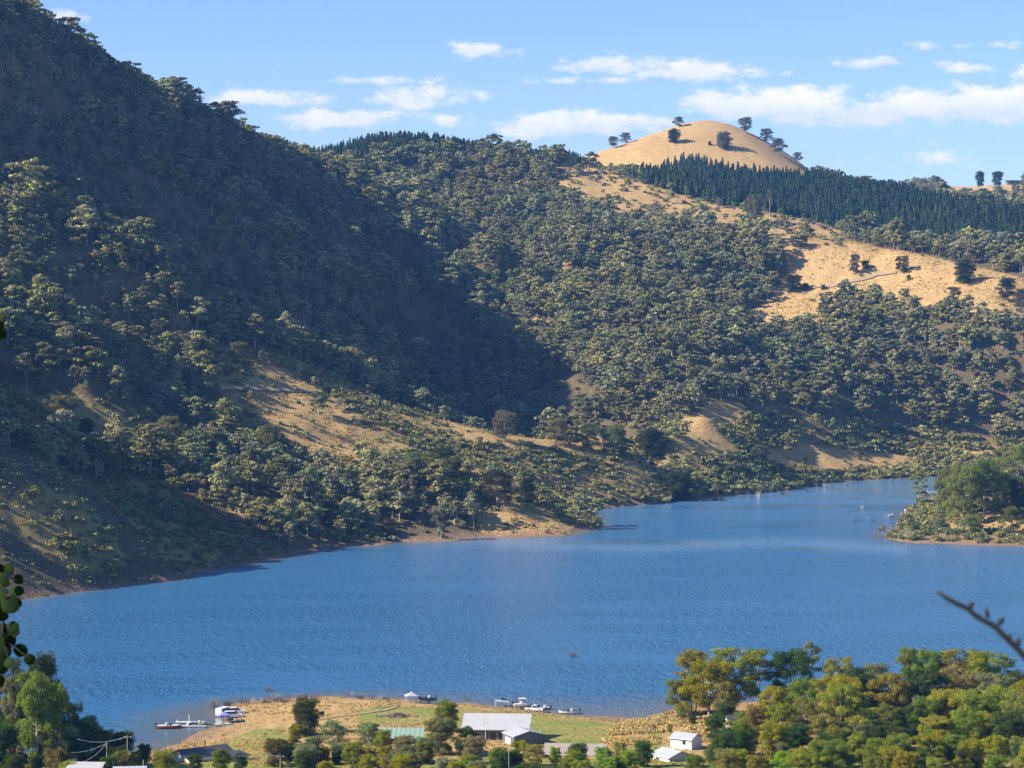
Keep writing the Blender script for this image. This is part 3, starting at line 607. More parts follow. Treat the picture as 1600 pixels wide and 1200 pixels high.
def scatter(name, protos, X, Y, Z, S3, ids, rot, label=None, cat=None):
    me = bpy.data.meshes.new(name); n = len(X); me.vertices.add(n); me.vertices.foreach_set('co', np.column_stack([X, Y, Z]).astype(np.float32).ravel())
    for nm, ty, arr, key in (('idx', 'INT', ids.astype(np.int32), 'value'), ('rz', 'FLOAT', rot.astype(np.float32), 'value'), ('sc', 'FLOAT_VECTOR', S3.astype(np.float32).ravel(), 'vector')):
        me.attributes.new(nm, ty, 'POINT').data.foreach_set(key, arr)
    o = link(name, me, kind='stuff'); tag(o, label, cat)
    ng = bpy.data.node_groups.new(name, 'GeometryNodeTree'); ng.interface.new_socket('Geometry', in_out='INPUT', socket_type='NodeSocketGeometry'); ng.interface.new_socket('Geometry', in_out='OUTPUT', socket_type='NodeSocketGeometry')
    gi = ng.nodes.new('NodeGroupInput'); go = ng.nodes.new('NodeGroupOutput'); iop = ng.nodes.new('GeometryNodeInstanceOnPoints')
    g2i = ng.nodes.new('GeometryNodeGeometryToInstance')
    for pm in reversed(protos):
        src = bpy.data.objects.new(pm.name + '_source', pm)                   # never linked to the scene: only its mesh is read
        oi = ng.nodes.new('GeometryNodeObjectInfo'); oi.inputs['Object'].default_value = src; oi.inputs['As Instance'].default_value = False
        ng.links.new(oi.outputs['Geometry'], g2i.inputs[0])
    at = []
    for nm, dt in (('idx', 'INT'), ('rz', 'FLOAT'), ('sc', 'FLOAT_VECTOR')):
        q = ng.nodes.new('GeometryNodeInputNamedAttribute'); q.data_type = dt; q.inputs[0].default_value = nm; at.append(q.outputs[0])
    cx = ng.nodes.new('ShaderNodeCombineXYZ'); ng.links.new(at[1], cx.inputs[2])
    iop.inputs['Pick Instance'].default_value = True
    ng.links.new(gi.outputs[0], iop.inputs['Points']); ng.links.new(g2i.outputs[0], iop.inputs['Instance'])
    ng.links.new(at[0], iop.inputs['Instance Index']); ng.links.new(cx.outputs[0], iop.inputs['Rotation']); ng.links.new(at[2], iop.inputs['Scale']); ng.links.new(iop.outputs[0], go.inputs[0])
    md = o.modifiers.new('scatter', 'NODES'); md.node_group = ng
    return o
# the 300 that show largest of each kind become objects of their own
def biggest(X, Y, Z, Hh, n, uv=True):
    u = X / Y * F + U0; inside = (u > -15) & (u < 1615)
    vis = seen(X, Y, Z + Hh * .45) > 0
    s = np.where(inside & vis, Hh / Y, 0); k = np.argsort(-s)[:n]; mask = np.zeros(len(X), bool); mask[k] = True; return mask
N_GUM_FAR = 110
gb = biggest(GX_, GY_, GZ_, GH_, N_GUM_FAR); pb = biggest(PX_, PY_, PZ_, PH_, 295); sb = biggest(SX_, SY_, SZ_, SH_, 290)
far_joined = [join_tree('gum', tb, cr, M_BARK) for tb, lb, cr in FAR]
scatter('eucalypt_forest', far_joined, GX_[~gb], GY_[~gb], GZ_[~gb], np.column_stack([GSX_, GSX_, GH_])[~gb] / 10, GID_[~gb], GR_[~gb], 'grey green eucalypt forest covering the hills across the lake', 'forest')
def r3(s): return np.column_stack([s, s, s])
scatter('pine_plantation', PINES, PX_[~pb], PY_[~pb], PZ_[~pb], r3(PH_[~pb]) / 10, rng.integers(0, 3, (~pb).sum()), rng.uniform(0, 6.28, (~pb).sum()), 'dark blue green pine plantation on the far hillsides', 'pine plantation')
q = ~sb; wS = np.column_stack([SH_ * rng.uniform(.8, 1.3, len(SH_)), SH_ * rng.uniform(.8, 1.3, len(SH_)), SH_])
scatter('low_scrub', SHR, SX_[q], SY_[q], SZ_[q], wS[q], rng.integers(0, 4, q.sum()), rng.uniform(0, 6.28, q.sum()), 'low grey green scrub on the far shore and slopes', 'scrub')
def where(x, y, z):
    u = x / y * F + U0
    if y > 2000: return 'on the distant middle hill', 'far'
    if u > 1370 and y < 1420: return 'on the wooded point at the right edge of the lake', 'point'
    if u > 940:
        if u < 1150: return 'near the small golden clearing left of the cove', 'clearing'
        return ('on the scrubby bank behind the cove', 'cove bank') if u < 1350 else ('at the far right head of the cove', 'cove head')
    if y > 1400: return 'in the forest across the shaded creek gully', 'gully'
    if u < 330:
        if z > 75: return 'high on the half shaded slope at the far left', 'high left slope'
        if z > 28: return 'low on the half shaded slope at the far left', 'low left slope'
        return ('on the bare shaded spur at the left edge', 'left spur') if u < 150 else ('above the shaded bank at the lower left', 'left bank')
    if u < 480: return 'below the golden knoll on the far shore', 'knoll foot'
    if u < 720: return 'above the shaded bank in the middle of the tongue', 'tongue middle'
    return 'toward the tip of the tongue of land', 'tongue tip'
for i in np.nonzero(gb)[0]:
    wl, gk = where(GX_[i], GY_[i], GZ_[i]); k = GID_[i]
    r = empty('eucalyptus_tree', (GX_[i], GY_[i], GZ_[i]), GR_[i], ('grey green' if k % 2 else 'olive green') + ' eucalypt tree ' + wl, 'tree', ('grey green' if k % 2 else 'olive green') + ' eucalypts, ' + gk)
    r.scale = (GSX_[i] / 10, GSX_[i] / 10, GH_[i] / 10)
    tm = FAR[k]
    if len(tm) == 3: FAR[k] = tm = (*tm, tubes_mesh('trunk', tm[0], M_BARK, 4), lobes_mesh('crown', tm[1], 80, .38, M_GUM if k % 2 == 0 else M_GUMG, .4, -.3))
    link('trunk', tm[3], r); link('crown', tm[4], r)
for i in np.nonzero(pb)[0]:
    side = 'below the golden hill' if PX_[i] > 150 else 'along the crest of the middle hill'
    o = link('pine_tree', PINES[i % 3], label='dark narrow pine tree in the plantation ' + side, category='pine tree', group='plantation pines ' + side)
    o.location = (PX_[i], PY_[i], PZ_[i]); s = PH_[i] / 10; o.scale = (s, s, s); o.rotation_euler.z = i
SHRP = [shrub_mesh('shrub', M_SHRUB, 90, .26, r_, l_) for r_, l_ in ((.9, 4), (.7, 5), (1.1, 3), (.8, 4))]
for i in np.nonzero(sb)[0]:
    wl, gk = where(SX_[i], SY_[i], SZ_[i])
    o = link('wild_shrub', SHRP[i % 4], label='low grey green shrub ' + wl, category='shrub', group='wild shrubs, ' + gk)
    o.location = (SX_[i], SY_[i], SZ_[i]); o.scale = tuple(wS[i]); o.rotation_euler.z = i
# ------------------------------------------------------------------ near trees
COLS = dict(olive=(.235, .235, .042), bronze=(.205, .205, .062), green=(.15, .205, .042), lime=(.20, .26, .048), dark=(.060, .090, .032), grey=(.17, .18, .105),
            silver=(.23, .25, .17), broad=(.060, .105, .036), yellow=(.21, .24, .05), brown=(.14, .12, .05), pale=(.19, .20, .12))
WORD = dict(olive='olive green', bronze='bronze tinged', green='mid green', lime='lime green', dark='dark green', grey='grey green', silver='silvery grey', broad='deep green', yellow='yellow green', brown='brownish', pale='pale grey green')
def frame_w(lb): return 2 * np.percentile([math.hypot(l[0], l[1]) + l[3] * .6 for l in lb], 88)
NP = {}
def near_proto(kind, k, **a):
    tb, lb = gum_frame(10, **a); per = a.pop('per', 0)
    NP.setdefault(kind, []).append((tubes_mesh('trunk', tb, M_BARK if kind != 'dense' else M_DBARK, 7), lobes_mesh('crown', lb, 520, .122, M_LEAF, .42, -.35), frame_w(lb)))
for k in range(4): near_proto('gum', k, spread=(2.7, 2.3, 3.0, 2.5)[k], nl=(24, 22, 26, 22)[k], first=(.2, .28, .18, .24)[k], lobe=(.078, .08, .072, .075)[k], flat=1.1, sub=3)
for k in range(2): near_proto('tall', k, spread=1.5, nl=27, first=.15, lobe=.07, flat=1.0, trunks=3, col=1, sub=3)
for k in range(2): near_proto('multi', k, spread=2.4, nl=30, first=.28, lobe=.075, flat=1.0, trunks=4, sub=3)
for k in range(3): near_proto('dense', k, spread=(2.3, 2.0, 2.5)[k], nl=34, first=.06, lobe=.086, flat=1.1, col=1, sub=3)
for k in range(1): near_proto('wispy', k, spread=2.0, nl=10, first=.45, lobe=.06, flat=.75, sub=2)
def far_near(kind):
    return {'gum': 4, 'tall': 2, 'multi': 2, 'dense': 3, 'wispy': 1}[kind]
ORD = ['zeroth', 'first', 'second', 'third', 'fourth', 'fifth', 'sixth', 'seventh', 'eighth', 'ninth', 'tenth', 'eleventh', 'twelfth', 'thirteenth', 'fourteenth', 'fifteenth', 'sixteenth', 'seventeenth', 'eighteenth', 'nineteenth', 'twentieth']
_nn = [0]
def near_tree(x, y, z, h, w_m, col, kind, label, group=None, name=None, cat='tree', dull=0.0):
    _nn[0] += 1; pr = NP[kind][_nn[0] % far_near(kind)]
    r = empty(name or 'eucalyptus_tree', (x, y, z), _nn[0] * 2.4, label, cat, group)
    s = h / 9.6; sx = w_m / pr[2]; sx = min(max(sx, s * .6), s * (1.5 if dull else 1.3)); r.scale = (sx, sx, s)
    link('trunk', pr[0], r); c = link('crown', pr[1], r)
    j = [rng.uniform(.9, 1.1) * 1.0 for _ in range(3)]; b = COLS[col]; g_ = sum(b) / 3; b = [(q + (g_ - q) * dull * .7) * (1 - .28 * dull) for q in b]; c.color = (b[0] * j[0], b[1] * j[1], b[2] * j[2], 1)
    return r
def px_tree(u, vt, D, wpx, col, kind, label, group=None, name=None, vb=None):
    X = (u - U0) / F * D; z0 = h1(X, D); zt = CZ - (vt - VH) / F * D
    if vb is not None: z0 = max(z0, CZ - (vb - VH) / F * D)
    return near_tree(X, D, max(z0, -.2), max(zt - z0, 2.0), wpx / F * D, col, kind, label, group, name)
ROWS = [
 ('lakeside row of the right grove', 'tall eucalypts beside the lake', [(1056, 1062, 598, 46, 'bronze', 'gum'), (1082, 1014, 598, 66, 'bronze', 'tall'), (1108, 1032, 590, 92, 'olive', 'gum'), (1148, 1010, 597, 84, 'olive', 'gum'), (1190, 1011, 603, 76, 'bronze', 'wispy'), (1236, 1017, 600, 88, 'dark', 'gum'), (1267, 999, 606, 34, 'pale', 'wispy'), (1312, 1026, 600, 52, 'bronze', 'gum'), (1368, 1040, 600, 46, 'pale', 'dense'), (1420, 1010, 604, 46, 'bronze', 'tall'), (1455, 1015, 600, 60, 'green', 'gum'), (1500, 1012, 600, 76, 'olive', 'gum'), (1536, 1020, 598, 64, 'olive', 'gum'), (1566, 1020, 601, 44, 'green', 'wispy'), (1592, 1052, 592, 60, 'dark', 'dense')]),
 ('second row of the right grove', 'eucalypts behind the lakeside row', [(1066, 1098, 585, 44, 'olive', 'gum'), (1130, 1066, 585, 80, 'bronze', 'gum'), (1215, 1072, 572, 94, 'olive', 'multi'), (1262, 1060, 570, 104, 'green', 'gum'), (1310, 1056, 562, 80, 'olive', 'dense'), (1342, 1045, 577, 66, 'dark', 'gum'), (1384, 1052, 571, 84, 'olive', 'multi'), (1440, 1042, 575, 90, 'dark', 'gum'), (1490, 1040, 580, 90, 'bronze', 'gum'), (1545, 1052, 575, 90, 'grey', 'multi'), (1597, 1066, 570, 60, 'olive', 'gum')]),
 ('third row of the right grove', 'eucalypts in the middle of the right grove', [(1182, 1104, 548, 72, 'bronze', 'dense'), (1222, 1098, 545, 80, 'olive', 'gum'), (1258, 1090, 545, 76, 'bronze', 'gum'), (1312, 1070, 545, 80, 'olive', 'multi'), (1352, 1110, 538, 64, 'dark', 'gum'), (1398, 1128, 532, 90, 'broad', 'dense'), (1450, 1092, 542, 92, 'green', 'dense'), (1486, 1078, 545, 72, 'yellow', 'dense'), (1526, 1084, 536, 86, 'lime', 'dense'), (1566, 1072, 545, 60, 'yellow', 'gum'), (1385, 1100, 541, 70, 'green', 'gum'), (1596, 1084, 532, 66, 'bronze', 'gum')]),
 ('fourth row of the right grove', 'eucalypts on the near side of the right grove', [(1120, 1152, 512, 70, 'grey', 'gum'), (1170, 1135, 520, 84, 'bronze', 'gum'), (1230, 1130, 518, 80, 'olive', 'gum'), (1285, 1120, 520, 80, 'bronze', 'dense'), (1340, 1130, 515, 84, 'grey', 'multi'), (1460, 1118, 520, 90, 'olive', 'multi'), (1398, 1136, 512, 84, 'dark', 'dense'), (1515, 1110, 520, 100, 'green', 'gum'), (1575, 1112, 515, 90, 'dark', 'dense')]),
 ('row above the bottom right edge', 'eucalypts along the lower right edge', [(1090, 1184, 500, 44, 'olive', 'gum'), (1108, 1170, 502, 84, 'olive', 'gum'), (1165, 1163, 500, 80, 'olive', 'gum'), (1222, 1160, 500, 84, 'grey', 'gum'), (1284, 1153, 498, 86, 'bronze', 'multi'), (1340, 1150, 498, 100, 'yellow', 'gum'), (1402, 1146, 496, 96, 'olive', 'gum'), (1455, 1146, 494, 90, 'olive', 'multi'), (1512, 1162, 492, 80, 'green', 'gum'), (1556, 1150, 492, 66, 'olive', 'gum'), (1597, 1152, 488, 60, 'bronze', 'dense')]),
 ('row cut by the bottom right edge', 'eucalypts cut by the bottom edge', [(1040 + i * 47, 1172 + (i * 7) % 13, 462 + (i * 5) % 11, 78, ('olive', 'green', 'bronze', 'olive', 'lime')[i % 5], ('gum', 'dense')[i % 3 == 2]) for i in range(1, 14)]),
 ('row before the beige roof', 'trees along the bottom edge, centre', [(735, 1182, 480, 34, 'lime', 'dense'), (780, 1168, 485, 60, 'lime', 'gum'), (812, 1158, 500, 60, 'olive', 'gum'), (836, 1162, 492, 64, 'bronze', 'gum'), (868, 1168, 502, 44, 'lime', 'dense'), (905, 1162, 498, 52, 'broad', 'dense'), (940, 1182, 492, 40, 'lime', 'dense'), (968, 1160, 508, 36, 'bronze', 'dense'), (1004, 1159, 500, 56, 'broad', 'dense'), (975, 1182, 488, 44, 'lime', 'dense')]),
 ('row below the silvery trees', 'trees along the bottom edge, left of centre', [(508, 1190, 470, 40, 'olive', 'dense'), (552, 1158, 490, 64, 'yellow', 'gum'), (600, 1166, 488, 60, 'olive', 'gum'), (640, 1164, 492, 50, 'grey', 'gum'), (575, 1182, 470, 60, 'yellow', 'dense'), (690, 1184, 480, 58, 'silver', 'dense'), (625, 1184, 472, 46, 'olive', 'gum')]),
]
for text, grp, ent in ROWS:
    for i, (u, vt, D, wp, col, kind) in enumerate(sorted(ent)):
        px_tree(u, vt, D, wp, col, kind, f'{WORD[col]} tree, {ORD[i + 1]} from the left in the {text}', grp)
SINGLE = [
 (58, 1046, 490, 74, 'green', 'tall', 'tall green eucalypt with many pale stems, nearest the lower left corner'),
 (84, 1064, 494, 60, 'green', 'tall', 'tall eucalypt with mid green tips right of the many stemmed one'),
 (30, 1052, 498, 50, 'grey', 'tall', 'thin grey green eucalypt left of the many stemmed one'),
 (12, 1030, 503, 60, 'dark', 'gum', 'dark eucalypt at the left edge behind the tall pale stems'),
 (66, 1022, 508, 56, 'dark', 'gum', 'dark round crown rising behind the many stemmed eucalypt'),
 (6, 1130, 480, 50, 'broad', 'dense', 'deep green leafy tree against the lower left edge'),
 (112, 1096, 500, 34, 'dark', 'gum', 'dark slim eucalypt touching the water at the left'),
 (134, 1124, 500, 62, 'broad', 'dense', 'deep green spreading tree beside the left power pole'),
 (163, 1140, 505, 36, 'green', 'dense', 'small green tree between the two left power poles'),
 (192, 1144, 508, 56, 'dark', 'dense', 'dark bushy tree behind the two left power poles'),
 (225, 1164, 512, 36, 'broad', 'dense', 'small deep green tree left of the dark roofed house'),
 (86, 1170, 470, 52, 'brown', 'dense', 'round brownish bush at the foot of the tall left eucalypts'),
 (187, 1182, 474, 60, 'brown', 'dense', 'clipped hedge with reddish top at the bottom left'),
 (256, 1174, 472, 44, 'yellow', 'dense', 'yellow bush below the dark roofed house'),
 (344, 1171, 486, 56, 'green', 'dense', 'rounded green tree in front of the dark roofed house'),
 (305, 1179, 490, 22, 'dark', 'dense', 'narrow dark shrub against the wall of the dark roofed house'),
 (375, 1178, 492, 50, 'dark', 'dense', 'dark low tree right of the dark roofed house'),
 (20, 1180, 462, 30, 'dark', 'dense', 'dark bush in front of the small gabled hut'),
 (428, 1154, 500, 38, 'brown', 'dense', 'brown rusty conifer standing alone beside the cable pole'),
 (478, 1094, 560, 68, 'dark', 'dense', 'big dark green tree standing on the golden paddock'),
 (460, 1134, 545, 46, 'olive', 'dense', 'olive lower tree tucked in front of the big dark paddock tree'),
 (518, 1126, 520, 74, 'silver', 'gum', 'silvery tree left of the green roofed house'),
 (492, 1150, 512, 60, 'pale', 'gum', 'pale low tree at the left foot of the silvery pair'),
 (574, 1128, 528, 64, 'silver', 'gum', 'silvery tree touching the green roofed house'),
 (578, 1130, 540, 26, 'dark', 'dense', 'small dark crown behind the green roofed house corner'),
 (600, 1142, 522, 30, 'yellow', 'dense', 'yellow bush under the eave of the green roofed house'),
 (700, 1096, 560, 44, 'green', 'dense', 'bright green domed tree beyond the big grey tree'),
 (690, 1122, 520, 84, 'grey', 'dense', 'big grey olive tree between the green roof and the white roof'),
 (728, 1138, 517, 66, 'dark', 'dense', 'dark lower crown at the right of the big grey olive tree'),
 (660, 1152, 505, 46, 'pale', 'gum', 'pale green crown at the left foot of the big grey olive tree'),
 (1120, 1118, 546, 66, 'broad', 'dense', 'round deep green tree right of the white buildings'),
 (1023, 1136, 560, 30, 'brown', 'wispy', 'bare brownish tree left of the larger white building'),
 (1046, 1140, 562, 26, 'yellow', 'dense', 'yellow green bush behind the low white building'),
 (1082, 1118, 575, 40, 'dark', 'dense', 'dark tree at the left foot of the lakeside grove'),
]
for u, vt, D, wp, col, kind, lab in SINGLE: px_tree(u, vt, D, wp, col, kind, lab)
# young undergrowth that closes the canopy between the rows
def under(n, ulo, uhi, d0, d1, hlo, hhi, text, grp, cols):
    for i in range(n):
        u = rng.uniform(ulo, uhi); D = rng.uniform(d0, d1); X = (u - U0) / F * D; h = rng.uniform(hlo, hhi); c = cols[i % len(cols)]
        if 990 < u < 1100: h *= .5
        near_tree(X, D, h1(X, D), h, h * rng.uniform(.9, 1.3), c, 'dense', f'low {WORD[c]} young tree {text}', grp + ', ' + WORD[c], 'young_tree')
under(60, 1110, 1640, 462, 585, 5, 9, 'filling gaps inside the right grove', 'understorey of the right grove', ('dark', 'green', 'olive', 'broad'))
under(16, -30, 250, 462, 495, 3, 6, 'at the foot of the lower left trees', 'understorey at the lower left', ('dark', 'green', 'olive'))
under(32, 440, 770, 458, 512, 3, 6, 'under the silvery trees', 'understorey left of centre', ('dark', 'pale', 'olive'))
under(34, 770, 1050, 452, 490, 3.2, 5.5, 'in front of the beige roof', 'understorey right of centre', ('dark', 'lime'))

# ------------------------------------------------------------------ single trees across the lake
def slope_tree(u, vb, hpx, wpx, col, kind, label, group=None, lo=True, name=None):
    p = hit(u, vb); k = 0
    while k < 14 and (p is None or (vb < 300 and p[1] > 3600) or (700 < u < 1300 and vb < 262 and p[1] > 2720)): k += 1; p = hit(u, vb + k)
    if p is None: return
    m = p[1] / F; near_tree(p[0], p[1], p[2] - .8, hpx * m, wpx * m, col, kind, label, group, name, dull=.75 if u < 1420 or vb < 700 else .45)
FARSINGLE = [
 (958, 231, 19, 20, 'grey', 'gum', 'outermost eucalypt on the left shoulder of the golden hill'),
 (978, 224, 18, 18, 'grey', 'gum', 'second eucalypt from the left on the golden hill skyline'),
 (1060, 199, 18, 26, 'grey', 'gum', 'spreading eucalypt just left of the golden summit'),
 (1052, 223, 22, 24, 'dark', 'dense', 'round dark tree below the left side of the golden summit'),
 (1165, 208, 26, 34, 'grey', 'gum', 'wide dark eucalypt on the skyline right of the summit'),
 (1197, 222, 22, 22, 'grey', 'gum', 'middle eucalypt on the right shoulder of the golden hill'),
 (1216, 241, 26, 24, 'grey', 'gum', 'leafy eucalypt low on the right shoulder of the golden hill'),
 (1246, 250, 16, 15, 'grey', 'gum', 'smallest eucalypt on the right shoulder of the golden hill'),
 (1131, 232, 26, 24, 'grey', 'dense', 'single eucalypt in the middle of the golden hill face'),
 (1109, 227, 7, 12, 'dark', 'dense', 'small bush left of the middle tree on the golden hill'),
 (1352, 292, 28, 26, 'grey', 'multi', 'tall ragged eucalypt on the skyline above the pines'),
 (1284, 272, 12, 14, 'grey', 'gum', 'small skyline eucalypt at the right foot of the golden hill'),
 (1532, 288, 24, 13, 'broad', 'dense', 'left one of two dark conifers on the far right skyline'),
 (1559, 287, 22, 17, 'broad', 'dense', 'right one of two dark conifers on the far right skyline'),
 (878, 247, 30, 10, 'dark', 'tall', 'tall lone pine at the right end of the middle hill crest'),
 (1177, 351, 50, 26, 'grey', 'gum', 'tall eucalypt with bare trunk in front of the pine plantation'),
 (1202, 335, 42, 13, 'grey', 'wispy', 'thin pole like eucalypt in front of the pine plantation'),
 (1217, 366, 26, 20, 'pale', 'wispy', 'pale sparse tree at the top of the golden slope'),
 (1221, 384, 12, 10, 'grey', 'gum', 'smallest tree on the crest of the golden slope'),
 (1241, 387, 20, 14, 'grey', 'gum', 'left one of two trees on the crest of the golden slope'),
 (1256, 391, 24, 16, 'dark', 'gum', 'right one of two trees on the crest of the golden slope'),
 (1336, 429, 34, 20, 'grey', 'tall', 'upright eucalypt on the golden slope above the track'),
 (1352, 419, 13, 14, 'dark', 'dense', 'small dark tree right of the upright eucalypt above the track'),
 (1410, 428, 30, 22, 'dark', 'gum', 'eucalypt on the golden slope at the end of the track'),
 (1506, 443, 38, 30, 'dark', 'dense', 'largest dark tree standing on the golden slope'),
 (1240, 456, 28, 24, 'dark', 'dense', 'leaning dark tree at the left edge of the golden slope'),
 (1258, 453, 12, 10, 'dark', 'dense', 'bush beside the leaning tree on the golden slope'),
 (1286, 453, 9, 14, 'grey', 'dense', 'low bush under the track on the golden slope'),
 (1575, 473, 40, 32, 'dark', 'gum', 'big eucalypt low on the golden slope at the right'),
 (1597, 492, 42, 26, 'grey', 'gum', 'eucalypt on the golden slope cut by the right edge'),
 (1490, 474, 28, 26, 'grey', 'multi', 'scraggy eucalypt above the bushes of the golden slope'),
 (1420, 438, 10, 7, 'dark', 'dense', 'tiny shrub right of the track on the golden slope'),
 (92, 668, 54, 60, 'olive', 'multi', 'wide umbrella shaped gum alone on the left bank above the road'),
 (396, 532, 26, 28, 'bronze', 'gum', 'round pinkish tree standing above the golden knoll'),
 (372, 577, 46, 32, 'green', 'multi', 'sunlit gum with white trunk left of the golden knoll'),
 (291, 602, 32, 26, 'lime', 'dense', 'bright green tree in the dark gully left of the knoll'),
 (310, 650, 40, 24, 'green', 'tall', 'narrow green tree below the bright one in the gully'),
 (176, 705, 30, 20, 'broad', 'dense', 'deep green rounded tree on the dark left slope'),
 (135, 682, 28, 24, 'broad', 'dense', 'deep green bush above the track on the left slope'),
 (222, 720, 26, 18, 'broad', 'dense', 'small deep green tree right of the left slope track'),
 (420, 722, 60, 60, 'olive', 'gum', 'large olive gum in the sunny wood below the knoll'),
 (265, 706, 58, 46, 'olive', 'gum', 'large olive gum at the left end of the sunny wood'),
 (330, 722, 56, 40, 'grey', 'gum', 'tall grey gum in the middle of the sunny wood'),
 (510, 617, 16, 22, 'broad', 'dense', 'deep green bush beside the track on the golden knoll'),
 (650, 778, 72, 50, 'green', 'gum', 'tall bright topped gum above the shaded bank'),
 (636, 806, 40, 34, 'olive', 'multi', 'white trunked gum at the foot of the bright topped gum'),
 (730, 812, 30, 66, 'lime', 'dense', 'wide light green bush beside the water'),
 (605, 840, 20, 24, 'green', 'dense', 'green bush in the shade by the water'),
 (706, 752, 40, 40, 'green', 'dense', 'bright green tree right of the bright topped gum'),
 (776, 790, 58, 60, 'dark', 'gum', 'large dark gum near the tip of the tongue of land'),
 (824, 785, 40, 24, 'dark', 'dense', 'black green rounded tree right of the large dark gum'),
 (690, 745, 50, 44, 'dark', 'gum', 'dark gum behind the bright green tree'),
 (790, 690, 50, 50, 'grey', 'gum', 'left end gum of the line behind the golden ridge'),
 (960, 712, 48, 44, 'green', 'gum', 'green gum in the line behind the golden ridge'),
 (1020, 718, 48, 54, 'dark', 'dense', 'dark tree at the right end of the line behind the ridge'),
 (920, 705, 46, 40, 'green', 'gum', 'pale trunked gum in the line behind the golden ridge'),
 (870, 696, 44, 44, 'olive', 'gum', 'olive gum in the line behind the golden ridge'),
 (1190, 728, 34, 34, 'grey', 'multi', 'grey tree standing in the scrub above the cove'),
 (1145, 728, 14, 18, 'dark', 'dense', 'round dark bush on the bank above the cove'),
 (1060, 782, 44, 44, 'dark', 'dense', 'dark tree in the scrub right at the cove shore'),
 (1483, 815, 84, 46, 'green', 'gum', 'tallest green gum on the left side of the point'),
 (1508, 820, 96, 60, 'olive', 'gum', 'broad olive gum in the middle of the point'),
 (1536, 812, 98, 66, 'green', 'gum', 'highest crown of the trees on the point'),
 (1516, 800, 70, 56, 'dark', 'dense', 'dark shaded tree behind the gums on the point'),
 (1560, 795, 60, 56, 'broad', 'dense', 'deep green dense tree on the right of the point'),
 (1586, 802, 56, 50, 'dark', 'dense', 'dark tree on the point beside the dry clearing'),
 (1582, 838, 50, 36, 'green', 'gum', 'young gum above the earth bank of the point'),
 (1520, 836, 34, 30, 'lime', 'dense', 'light green bush above the earth bank of the point'),
 (1470, 832, 24, 60, 'pale', 'dense', 'pale green thicket at the tip of the point'),
 (1430, 834, 20, 50, 'pale', 'dense', 'outermost pale thicket at the tip of the point'),
 (1590, 752, 60, 44, 'olive', 'gum', 'gum at the right edge beyond the point'),
 (1566, 748, 52, 36, 'olive', 'multi', 'pale stemmed gum beyond the point'),
 (1437, 790, 56, 30, 'olive', 'wispy', 'small crowned gum with a leaning white trunk beside the blue boat'),
]
for e in FARSINGLE: slope_tree(*e)
SNAG = []
for k in range(2):
    mb = MB(); mb.tube([(0, 0, -.5), (.1, 0, 4), (.25, .1, 7), (.1, 0, 10)], [.30, .22, .15, .05], 6)
    for j in range(7):
        a = j * 2.3 + k; z_ = 4.3 + j * .75; l_ = 2.1 - j * .15; mb.tube([(.15, 0, z_), (math.cos(a) * l_ * .6, math.sin(a) * l_ * .6, z_ + l_ * .5), (math.cos(a) * l_, math.sin(a) * l_, z_ + l_ * 1.25)], [.13, .08, .03], 4)
    SNAG.append(mb.mesh('dead_tree', M_DEAD))
for i, (u, vb, hp, lab) in enumerate([(299, 562, 46, 'bleached bare dead tree on the dark slope above the gully'), (268, 590, 20, 'small forked dead tree left of the bright green gully tree'), (360, 668, 34, 'pair of white dead stems in the bushes below the knoll'), (308, 372, 26, 'dead tree on the dark mountain face'), (1509, 508, 30, 'dead trunk standing on the lower golden slope'), (700, 560, 20, 'dead white tree lying among the gums of the gully'), (130, 745, 28, 'thin dead tree on the shaded toe at the far left'), (970, 430, 24, 'pale dead tree in the middle of the forest'), (560, 380, 22, 'pale dead tree on the shaded forest slope'), (905, 370, 26, 'pale dead trunk near the top of the forest')]):
    p = hit(u, vb)
    if p:
        o = link('dead_tree', SNAG[i % 2], label=lab, category='dead tree'); o.location = p; s = hp * p[1] / F / 10; o.scale = (s, s, s); o.rotation_euler.z = i * 1.7
# drowned and dried bushes along the water
TW = [twig_mesh('dead_bush', 26, 1.7, 1.3, M_DEAD, .035), twig_mesh('dead_bush', 34, 1.2, 1.6, M_STICK, .04), twig_mesh('dead_bush', 14, 1.6, 1.2, M_STICK, .03)]
def bush(u, v, s, k, lab, grp, D=None):
    X = (u - U0) / F * (D or 0); p = hit(u, v) if D is None else (X, D, max(h1(X, D), 0))
    if p is None: return
    o = link('dead_bush', TW[k], label=lab, category='dead bush', group=grp); o.location = (p[0], p[1], p[2] - .1); o.scale = (s, s, s); o.rotation_euler.z = u
for i, (u, v, s) in enumerate([(334, 1106, 1.9), (355, 1103, 1.5), (378, 1100, 1.5), (396, 1099, 1.2), (415, 1098, 1.4), (423, 1097, 1.6), (432, 1096, 1.6), (438, 1097, 1.4), (452, 1095, 1.3), (466, 1094, 1.4), (479, 1093, 1.6), (495, 1092, 1.3), (470, 1096, 1.0), (421, 1080, 1.3), (545, 1088, .9), (549, 1088, .9), (562, 1092, 1.3), (582, 1093, 1.3), (593, 1094, 1.0), (603, 1094, 1.0), (731, 1096, 1.3), (409, 1099, 1.0), (445, 1098, 1.0), (386, 1101, 1.0)]):
    bush(u, v, s, i % 3, 'dry grey bush sticking up along the near waterline', 'dry bushes on the near waterline')
bush(895, 1026, 1.5, 1, 'lone clump of twigs standing in the middle of the lake', None)
for i in range(34):
    u = 1095 + (i * 37) % 230 + rng.uniform(-6, 6); v = 781 - (u - 1100) * .12 + rng.uniform(-3, 9); bush(u, v, rng.uniform(1.2, 2.6), i % 3, 'drowned grey bush in the shallows of the cove', 'drowned bushes in the cove')
for i in range(12): bush(1330 + i * 9 + rng.uniform(-4, 4), 812 + rng.uniform(-5, 5), rng.uniform(.7, 1.5), i % 3, 'twigs breaking the water off the point', 'twigs off the tip of the point')
